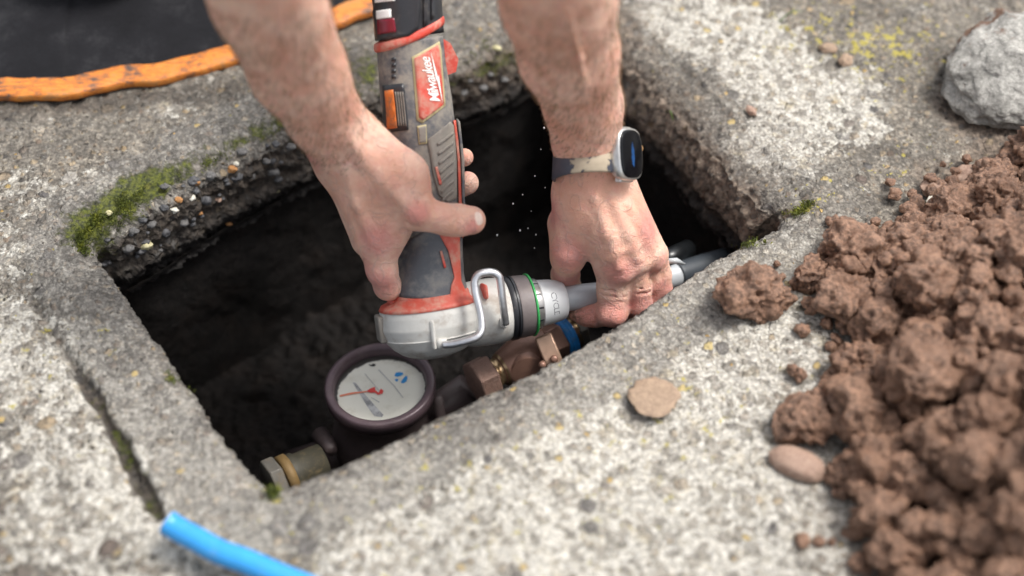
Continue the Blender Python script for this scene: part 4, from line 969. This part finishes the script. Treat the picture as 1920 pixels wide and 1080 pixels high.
for sy in (-1, 1):
    c_ = WC+wU*sy*.0245+wN*.0050-wS*.0; part('strap_lug', cbox(c_-wU*sy*.001, wS, wU, wN, .011, .0035, .0035), M_ti, watch, bevel=.001)
cr_ = WC+wS*.0215+wU*.006+wN*.0085
part('crown', tube([cr_-wS*.002, cr_+wS*.003], .0042, 20), simple('orange_ringed_crown', (.55, .30, .12), .35, metal=.6), watch)

# ------------------------------------------------------------------ kneeling mat with orange edging
mo = [(-420, 205), (-200, 200), (-60, 192), (0, 189), (60, 189), (125, 187), (180, 174), (250, 156), (350, 141), (440, 118), (520, 88), (600, 60), (700, 27), (800, -20), (860, -70), (880, -200), (500, -420), (-200, -400), (-460, -200)]
mpnt = np.array([W(x, y, .006)[:2] for x, y in mo]); mout = resample(mpnt, 500, 2)
mcn = mout.mean(0); tg = np.roll(mout, -2, 0)-np.roll(mout, 2, 0); mn = np.stack([tg[:, 1], -tg[:, 0]], 1); mn /= np.linalg.norm(mn, axis=1)[:, None]
if ((mout-mcn)*mn).sum() < 0: mn = -mn
mat_root = empty('kneeling_mat', (float(mcn[0]), float(mcn[1]), 0), label='scuffed black rubber mat with a worn orange edge, lying on the concrete beyond the pit', cat='mat')
def matring(pr, name, mat, cap=False):
    V = []
    wv = .0028*fbm(np.c_[mout*30, np.zeros(500)], 3, 14)
    for o_, z in pr:
        for i in range(500): V.append((*(mout[i]+mn[i]*(o_+wv[i]*(1 if o_ > -.03 else 0))), z+.0025*math.sin(mout[i, 0]*21)+(.004 if name == 'sheet' else 0)*0))
    F = [tuple(x) for x in grid_faces(len(pr), 500, True)]
    if cap:
        base = len(V); V.append((float(mcn[0]), float(mcn[1]), pr[-1][1])); F += [((len(pr)-1)*500+k, (len(pr)-1)*500+(k+1) % 500, base) for k in range(500)]
    return part(name, (V, F), mat, mat_root)
om = NM('worn_orange_paint'); P_ = om.coord(); n_ = om.math('ADD', om.math('MULTIPLY', om.noise(P_, 30, 8, .7), .6), om.math('MULTIPLY', om.noise(om.vmath('MULTIPLY', P_, (.4, 2, 2)), 160, 6, .7), .4))
c_ = om.ramp(n_, [(.38, (.05, .04, .038)), (.43, (.24, .10, .04)), (.48, (.50, .15, .02)), (.53, (.62, .22, .03)), (.57, (.34, .16, .06)), (.62, (.58, .20, .03))]); om.bump(n_, .5, .002); om.set(Base_Color=c_, Roughness=.6)
dmk = NM('scuffed_black_rubber'); P_ = dmk.coord(); n_ = dmk.noise(P_, 14, 9, .72); f_n = dmk.noise(P_, 260, 5, .7)
c_ = dmk.ramp(dmk.math('ADD', dmk.math('MULTIPLY', n_, .7), dmk.math('MULTIPLY', f_n, .3)), [(.3, (.005, .005, .006)), (.52, (.011, .011, .013)), (.64, (.028, .028, .030)), (.80, (.07, .068, .065))]); dmk.bump(dmk.math('ADD', n_, f_n), .4, .002); dmk.set(Base_Color=c_, Roughness=.8, Specular_IOR_Level=.15)
matring([(-.001, .0005), (0, .003), (0, .0085), (-.0015, .0100), (-.010, .0108), (-.024, .0113), (-.0275, .0113), (-.028, .0100)], 'edging', om.m)
matring([(-.020, .006), (-.0265, .0106), (-.06, .0108), (-.14, .0108)], 'sheet', dmk.m, cap=True)

# ------------------------------------------------------------------ blue water pipe end
bl = [W(312, 978, .030), W(330, 990, .027), W(370, 1012, .026), (W(410, 1034, .026)), W(460, 1052, .027), W(520, 1078, .027), W(600, 1112, .024), W(760, 1190, .018), W(1000, 1330, .014)]
bo, bf = tube(spline(bl, 8), .0105, 24, caps=False); bi, bf2 = tube(spline(bl, 8), .0078, 24, caps=False); k_ = len(bo)
part_b = mesh_py('blue_pipe', bo+bi, bf+[tuple(int(q)+k_ for q in reversed(f)) for f in bf2]+[(i, i+k_, (i+1) % 24+k_, (i+1) % 24) for i in range(24)]); bp = link('blue_pipe', part_b, simple('bright_blue_polythene', (.035, .29, .66), .38, bmp=.1, var=.08, dust=(.22, .30, .36), damt=.3, dscale=35))
tag(bp, 'bright blue plastic water pipe, its cut end lying on the nearest concrete', 'pipe')

# ------------------------------------------------------------------ clay clods
_ico = {}
def ico(n):
    if n not in _ico:
        bm = bmesh.new(); bmesh.ops.create_icosphere(bm, subdivisions=n, radius=1); _ico[n] = (np.array([v.co[:] for v in bm.verts]), np.array([[v.index for v in f.verts] for f in bm.faces])); bm.free()
    return _ico[n]
def clod(c, r, seed, n=4, sq=(1, 1, .8), rough=.5):
    V, F = ico(n); d = 1+rough*.42*fbm(V*1.1+seed*7.3, 2, seed)-rough*.26*fbm(V*2.3+seed*3.1, 3, seed+5, True)
    rs_ = np.random.default_rng(seed); a = rs_.normal(size=(3, 3)); q, _ = np.linalg.qr(a)
    return (V*d[:, None])@q*np.array(sq)*r+np.array(c), F
CL0, CL1 = (.085, .045, .028), (.34, .195, .125)
M_clay = soil_mat('brown_clay', CL0, CL1, scale=1.0, amp=.0036, rough=.44, spec=.5, warm=(.15, .075, .042))
hp = [(1500, 530), (1530, 480), (1590, 440), (1660, 455), (1740, 415), (1760, 380), (1840, 335), (1900, 290), (2000, 250), (2250, 300), (2350, 700), (2300, 1250), (1800, 1300), (1640, 1090), (1590, 1010), (1555, 930), (1590, 830), (1500, 780), (1560, 720), (1600, 640), (1570, 600), (1540, 570)]
hpw = np.array([W(x, y)[:2] for x, y in hp])
def inside(P, poly):
    x, y = P[:, 0], P[:, 1]; c = np.zeros(len(P), bool); n = len(poly)
    for i in range(n):
        a, b = poly[i], poly[(i+1) % n]; k = ((a[1] > y) != (b[1] > y)) & (x < (b[0]-a[0])*(y-a[1])/(b[1]-a[1]+1e-12)+a[0]); c ^= k
    return c
def edist(P, poly): return np.min([seg_dist(P, poly[i], poly[(i+1) % len(poly)]) for i in range(len(poly))], 0)
lo, hi = hpw.min(0), hpw.max(0)
Vs = []; Fs = []; nv = 0; placed = []
r_ = np.random.default_rng(5)
def mound(P): 
    e = edist(P, hpw); return np.minimum(e*.75, .075+.025*vnoise(np.c_[P*9, P[:, :1]*0], 4)+.09*sstep(.0, -.2, P[:, 1]-Cw(1800, 700)[1]))
cnt = 0
for size, num, nsub, sep in ((.025, 80, 5, 1.7), (.0175, 150, 5, 1.55), (.0115, 230, 4, 1.3), (.0065, 450, 3, 1.0)):
    tries = 0; got = 0
    while got < num and tries < num*12:
        tries += 1; p = r_.uniform(lo, hi)
        if not inside(p[None], hpw)[0]: continue
        e = edist(p[None], hpw)[0]
        if e < size*.55: continue
        rr_ = size*r_.uniform(.78, 1.25); z = max(0, float(mound(p[None])[0])-rr_*.3)*r_.uniform(.45, 1.12); c = np.array([p[0], p[1], z+rr_*.45])
        if any(np.linalg.norm(c-q)*1.0 < (rr_+s2)*sep*.55 for q, s2 in placed): continue
        placed.append((c, rr_)); V, F = clod(c, rr_, 100+cnt, nsub, (1, 1, .82), .95 if size > .01 else .8); Vs.append(V); Fs.append(F+nv); nv += len(V); cnt += 1; got += 1
# crumbs scattered off the edge of the heap
for k in range(160):
    a = r_.integers(0, len(hpw)); p = hpw[a]*(1-(t := r_.random()))+hpw[(a+1) % len(hpw)]*t; p = p+r_.normal(size=2)*.018; q = r_.uniform(.0025, .0075)
    V, F = clod((p[0], p[1], q*.6), q, 900+k, 3, (1, 1, .8), .8); Vs.append(V); Fs.append(F+nv); nv += len(V)
heap = link('clay_heap', mesh_np('clay_heap', np.concatenate(Vs), np.concatenate(Fs)), M_clay); tag(heap, 'heap of crumbly brown clay clods dug out beside the pit', 'clay heap', kind='stuff')
for c in ((1408, 552, .0235, (1.15, .9, .85), 'crumbly brown clay clod standing apart near the pit rim, left of the heap', 'soil_clod', 'clod', 0),
          (1450, 560, .014, (1.2, .8, .7), 'small reddish clay crumb between the lone clod and the heap', 'soil_clod', 'clod', 0),
          (1515, 790, .021, (1, 1, .8), 'round brown clay clod at the left edge of the heap on white lichen', 'soil_clod', 'clod', 0),
          (1622, 560, .016, (1, 1, .7), 'little brown clod in the gap of the heap', 'soil_clod', 'clod', 0)):
    me = mesh_np(c[5], *clod((0, 0, 0), c[2], int(c[0]), 5, c[3], .9)); o = link(c[5], me, M_clay); o.location = (W(c[0], c[1], c[2]*.5)).tolist(); tag(o, c[4], c[6])
def stone(px, py, r, sq, col, label, name='stone', seed=1, rough=.25, z=.25, rot=0.0, cat='stone', n=4):
    me = mesh_np(name, *clod((0, 0, 0), r, seed, n, (1, 1, 1), rough)); o = link(name, me, col); o.scale = sq; o.location = W(px, py, r*sq[2]*z).tolist(); o.rotation_euler = (0, 0, rot); tag(o, label, cat); return o
S_tan = soil_mat('tan_stone', (.22, .155, .11), (.36, .26, .18), scale=1.5, amp=.0008, rough=.75); S_brn = soil_mat('pinkish_brown_stone', (.24, .15, .11), (.36, .25, .19), scale=1.5, amp=.0008, rough=.7)
S_yel = soil_mat('pale_yellow_stone', (.42, .38, .20), (.56, .52, .33), scale=2, amp=.0004); S_gry = soil_mat('grey_stone', (.085, .082, .08), (.18, .175, .17), scale=2, amp=.0006); S_org = soil_mat('orange_brown_stone', (.30, .14, .05), (.42, .22, .09), scale=2, amp=.0004); S_wht = soil_mat('cream_stone', (.50, .48, .40), (.66, .64, .56), scale=2, amp=.0004)
stone(1228, 745, .020, (1, 1, .16), S_tan, 'flat tan stone with a yellowish rim lying alone on the near concrete', seed=11, rough=.5)
stone(1497, 870, .024, (1.1, .62, .4), S_brn, 'pointed pinkish brown stone lying left of the heap on white lichen', seed=12, rot=-.5)
stone(1640, 620, .014, (1, .8, .5), S_gry, 'small grey stone in the gap of the heap', seed=13)
# lump of broken concrete at the far right
cme = mesh_np('concrete_lump', *clod((0, 0, 0), .085, 77, 6, (1, 1, 1), .30))
lump = link('concrete_lump', cme, None); lump.scale = (.98, .90, .50); lump.location = W(1925, 135, .024).tolist(); lump.rotation_euler = (R(12), R(-6), R(24))
lm_ = NM('broken_concrete', disp=True); P_ = lm_.coord(); a_ = lm_.noise(P_, 40, 8, .7); b_ = lm_.noise(P_, 220, 6, .7); v_ = lm_.vor(P_, 120)
c_ = lm_.ramp(lm_.math('ADD', lm_.math('MULTIPLY', a_, .6), lm_.math('MULTIPLY', b_, .4)), [(.36, (.13, .125, .11)), (.5, (.29, .28, .255)), (.62, (.52, .50, .455))])
dd = lm_.rng(lm_.math('ADD', lm_.noise(P_, 28, 6, .65), lm_.math('MULTIPLY', lm_.sep(P_)[1], 3.2)), .70, .80); c_ = lm_.mix(dd, c_, (.15, .085, .055))
lm_.disp(lm_.math('ADD', lm_.math('MULTIPLY', lm_.math('SUBTRACT', a_, .5), .009), lm_.math('MULTIPLY', lm_.math('SUBTRACT', b_, .5), .003))); lm_.set(Base_Color=c_, Roughness=.85); cme.materials.append(lm_.m)
tag(lump, 'broken grey concrete lump with brown soil on top, lying at the far right edge', 'concrete lump')

# pebbles bedded in the collar face
def on_wall(px, py):               # where the pixel's ray meets the collar face or the ground
    r = ray(px, py)
    for z in np.arange(.0, -.10, -.002):
        p = CP+r*((z-CP[2])/r[2]); d = np.linalg.norm(rim-p[:2], axis=1); i = int(np.argmin(d)); off = float((p[:2]-rim[i])@nrm[i])
        ib = bevel[i]; prof_off = -ib*math.sqrt(max(0, 1-(1-min(1, -z/bevz[i]))**2)) if -z < bevz[i] else -ib
        if off >= prof_off: return p+np.r_[-nrm[i]*.001, 0], nrm[i]
    return CP+r*((-.09-CP[2])/r[2]), nrm[0]
spec = [(324, 394, .0062, S_wht), (273, 461, .0066, S_yel), (240, 466, .0065, S_gry), (368, 343, .0052, S_org), (335, 376, .0045, S_org), (436, 318, .0055, S_org), (443, 308, .0035, S_wht), (514, 322, .0072, S_gry), (500, 303, .005, S_gry),
        (485, 375, .005, S_gry), (520, 355, .0045, S_yel), (345, 418, .0055, S_gry), (250, 434, .0055, S_gry), (395, 330, .006, S_gry), (455, 285, .006, S_gry), (205, 400, .004, S_yel), (430, 420, .0032, S_org), (376, 400, .0035, S_org),
        (310, 350, .005, S_gry), (360, 372, .0042, S_wht), (470, 330, .0055, S_gry), (545, 275, .006, S_gry), (285, 420, .0055, S_gry), (410, 375, .004, S_brn), (300, 470, .0035, S_gry), 
        (932, 91, .0055, S_yel), (880, 150, .005, S_gry), (905, 165, .0055, S_gry), (920, 140, .004, S_gry), (870, 175, .005, S_gry), (945, 150, .005, S_gry), ]
for i, (x, y, r, mt) in enumerate(spec):
    p, n_ = on_wall(x, y); me = mesh_np('pebble', *clod((0, 0, 0), r*.85, 300+i, 3, (1, .8, .65), .8)); o = link('pebble', me, mt, surround); o.location = (p+np.r_[n_*.0015, 0]).tolist()
for i in range(60):
    x = r_.uniform(190, 640); y = 480-.56*(x-150)+r_.uniform(-75, 85)-15
    p, n_ = on_wall(x, y)
    if p[2] > -.004: continue
    me = mesh_np('pebble', *clod((0, 0, 0), float(np.clip(r_.lognormal(-5.75, .38), .0014, .0072)), 500+i, 3, (1, .8, .65), .9)); o = link('pebble', me, S_gryd if 'S_gryd' in globals() else globals().setdefault('S_gryd', soil_mat('dark_slate_stone', (.045, .045, .048), (.12, .12, .125), scale=2, amp=.0006, rough=.6)), surround); o.location = (p+np.r_[n_*.0018, 0]).tolist()
# larger pebbles standing proud of the worn concrete, each one lifted out of its bed
lo_spec = [(1553, 90, .0085, S_tan, 'long buff pebble, left of a pair set in the white lichen'), (1585, 112, .0085, S_tan, 'buff pebble, right of a pair set in the white lichen'), (1408, 208, .0065, S_brn, 'dark red-brown pebble on the far side of the pit'), (1770, 385, .016, S_wht, 'white quartz stone just beyond the heap'), (1820, 335, .017, S_brn, 'brown stone on the upper edge of the heap'), (1755, 355, .014, S_brn, 'flat brown stone left of the upper heap edge')]
for i, (x, y, r, mt, lb) in enumerate(lo_spec):
    stone(x, y, r, (1.1, .8, .42), mt, lb, 'pebble' if r < .012 else 'stone', seed=40+i, rough=.6, z=.0, rot=i*1.1, cat='pebble' if r < .012 else 'stone', n=4)
# drops of water thrown up beside the tool
M_drop = NM('water_drop').set(Base_Color=(.75, .75, .75), Roughness=.15)
for i, (x, y, r) in enumerate([(1003, 330, 1), (1020, 240, 1.5), (980, 365, 1.1), (1022, 352, .8), (962, 382, 1.4), (975, 432, 1.5), (990, 428, 1), (932, 441, 1.6), (1014, 280, .8), (1002, 465, .9), (1005, 440, 1.2), (996, 396, .8)]):
    me = mesh_np('water_drop', *clod((0, 0, 0), .00052*r, 700+i, 2, (1, 1, 1.6), .4)); o = link('water_drop', me, M_drop); o.location = D(x, y, 1.46+.004*(i % 4)).tolist()
    tag(o, 'tiny bright water drop in the air between the two arms', 'water drop', 'water drops in the air between the arms')

# ------------------------------------------------------------------ moss and grass
mv = []; mf = []; mr = np.random.default_rng(9)
def tuft(p, s_, lean):
    for _ in range(5):
        d = mr.normal(size=3)*.6+lean; d /= np.linalg.norm(d); w_ = np.cross(d, mr.normal(size=3)); w_ /= np.linalg.norm(w_); k = len(mv); L = s_*mr.uniform(.6, 1.4)
        b0 = p+mr.normal(size=3)*s_*.4; mv.extend([b0, b0+d*L*.5+w_*L*.16, b0+d*L, b0+d*L*.5-w_*L*.16]); mf.append((k, k+1, k+2, k+3))
def moss_line(pts, spread, n, s_):
    pts = np.array(pts, float); L = np.r_[0, np.cumsum(np.linalg.norm(np.diff(pts, axis=0), axis=1))]
    for _ in range(n):
        t = mr.random()*L[-1]; x = np.interp(t, L, pts[:, 0])+mr.normal()*spread; y = np.interp(t, L, pts[:, 1])+mr.normal()*spread*.8
        p, n_ = on_wall(x, y)
        if fbm(np.array([[x/26., y/26., 0]]), 3, 3)[0] < -.15: continue
        tuft(p-np.r_[0, 0, 1.]*.001, s_*mr.uniform(.6, 1.3), np.array([-n_[0]*.5, -n_[1]*.5, .9]))
moss_line([(150, 445), (165, 415), (215, 388), (260, 352)], 9, 700, .0026)
moss_line([(185, 440), (240, 400), (262, 375)], 11, 180, .0024)
moss_line([(300, 340), (380, 305), (430, 285), (520, 240), (575, 215)], 7, 380, .0022)
moss_line([(1478, 410), (1505, 392), (1530, 380)], 5, 160, .003)
moss_line([(1390, 465), (1440, 450)], 5, 120, .003)
moss_line([(480, 905), (505, 925), (520, 922)], 5, 260, .003)
moss_line([(305, 690), (350, 745)], 4, 160, .0028)
moss_line([(860, 60), (950, 100), (880, 130)], 22, 200, .0022)
moss_line([(150, 440), (145, 460), (160, 478)], 5, 200, .003)
moss_line([(205, 815), (255, 890)], 6, 260, .0028)
mm_ = NM('moss_green'); P_ = mm_.coord(); mm_.set(Base_Color=mm_.ramp(mm_.noise(P_, 60, 6, .7), [(.35, (.030, .042, .006)), (.5, (.09, .11, .010)), (.65, (.24, .25, .02))]), Roughness=.7)
moss = link('moss', mesh_np('moss', np.array(mv), np.array(mf)), mm_.m, smooth=False); tag(moss, 'yellow-green moss growing along the inner edge of the concrete collar', 'moss', kind='stuff')
def blade(px, py, dx, dy, label):
    p, _ = on_wall(px, py); q, _ = on_wall(px+dx, py+dy); q = q+np.array([0, 0, .012]); m_ = (p+q)/2+np.array([0, 0, .008])
    P = spline([p, m_, q], 6); V = []; F = []
    sd_ = np.cross(q-p, [0, 0, 1.]); sd_ /= np.linalg.norm(sd_)
    for i, c in enumerate(P): w_ = .0013*(1-i/len(P))+.0002; V += [c+sd_*w_, c-np.array([0, 0, w_*.5]), c-sd_*w_]
    for i in range(len(P)-1): a = i*3; F += [(a, a+1, a+4, a+3), (a+1, a+2, a+5, a+4), (a+2, a, a+3, a+5)]
    o = link('grass_blade', mesh_py('grass_blade', V, F), simple('grass_green', (.10, .17, .03), .5)); tag(o, label, 'grass blade')
blade(1250, 210, 12, 30, 'short green grass blade on the brown slope beside the watch'); blade(1460, 42, 45, -6, 'green grass blade lying on the white lichen beyond the pit')
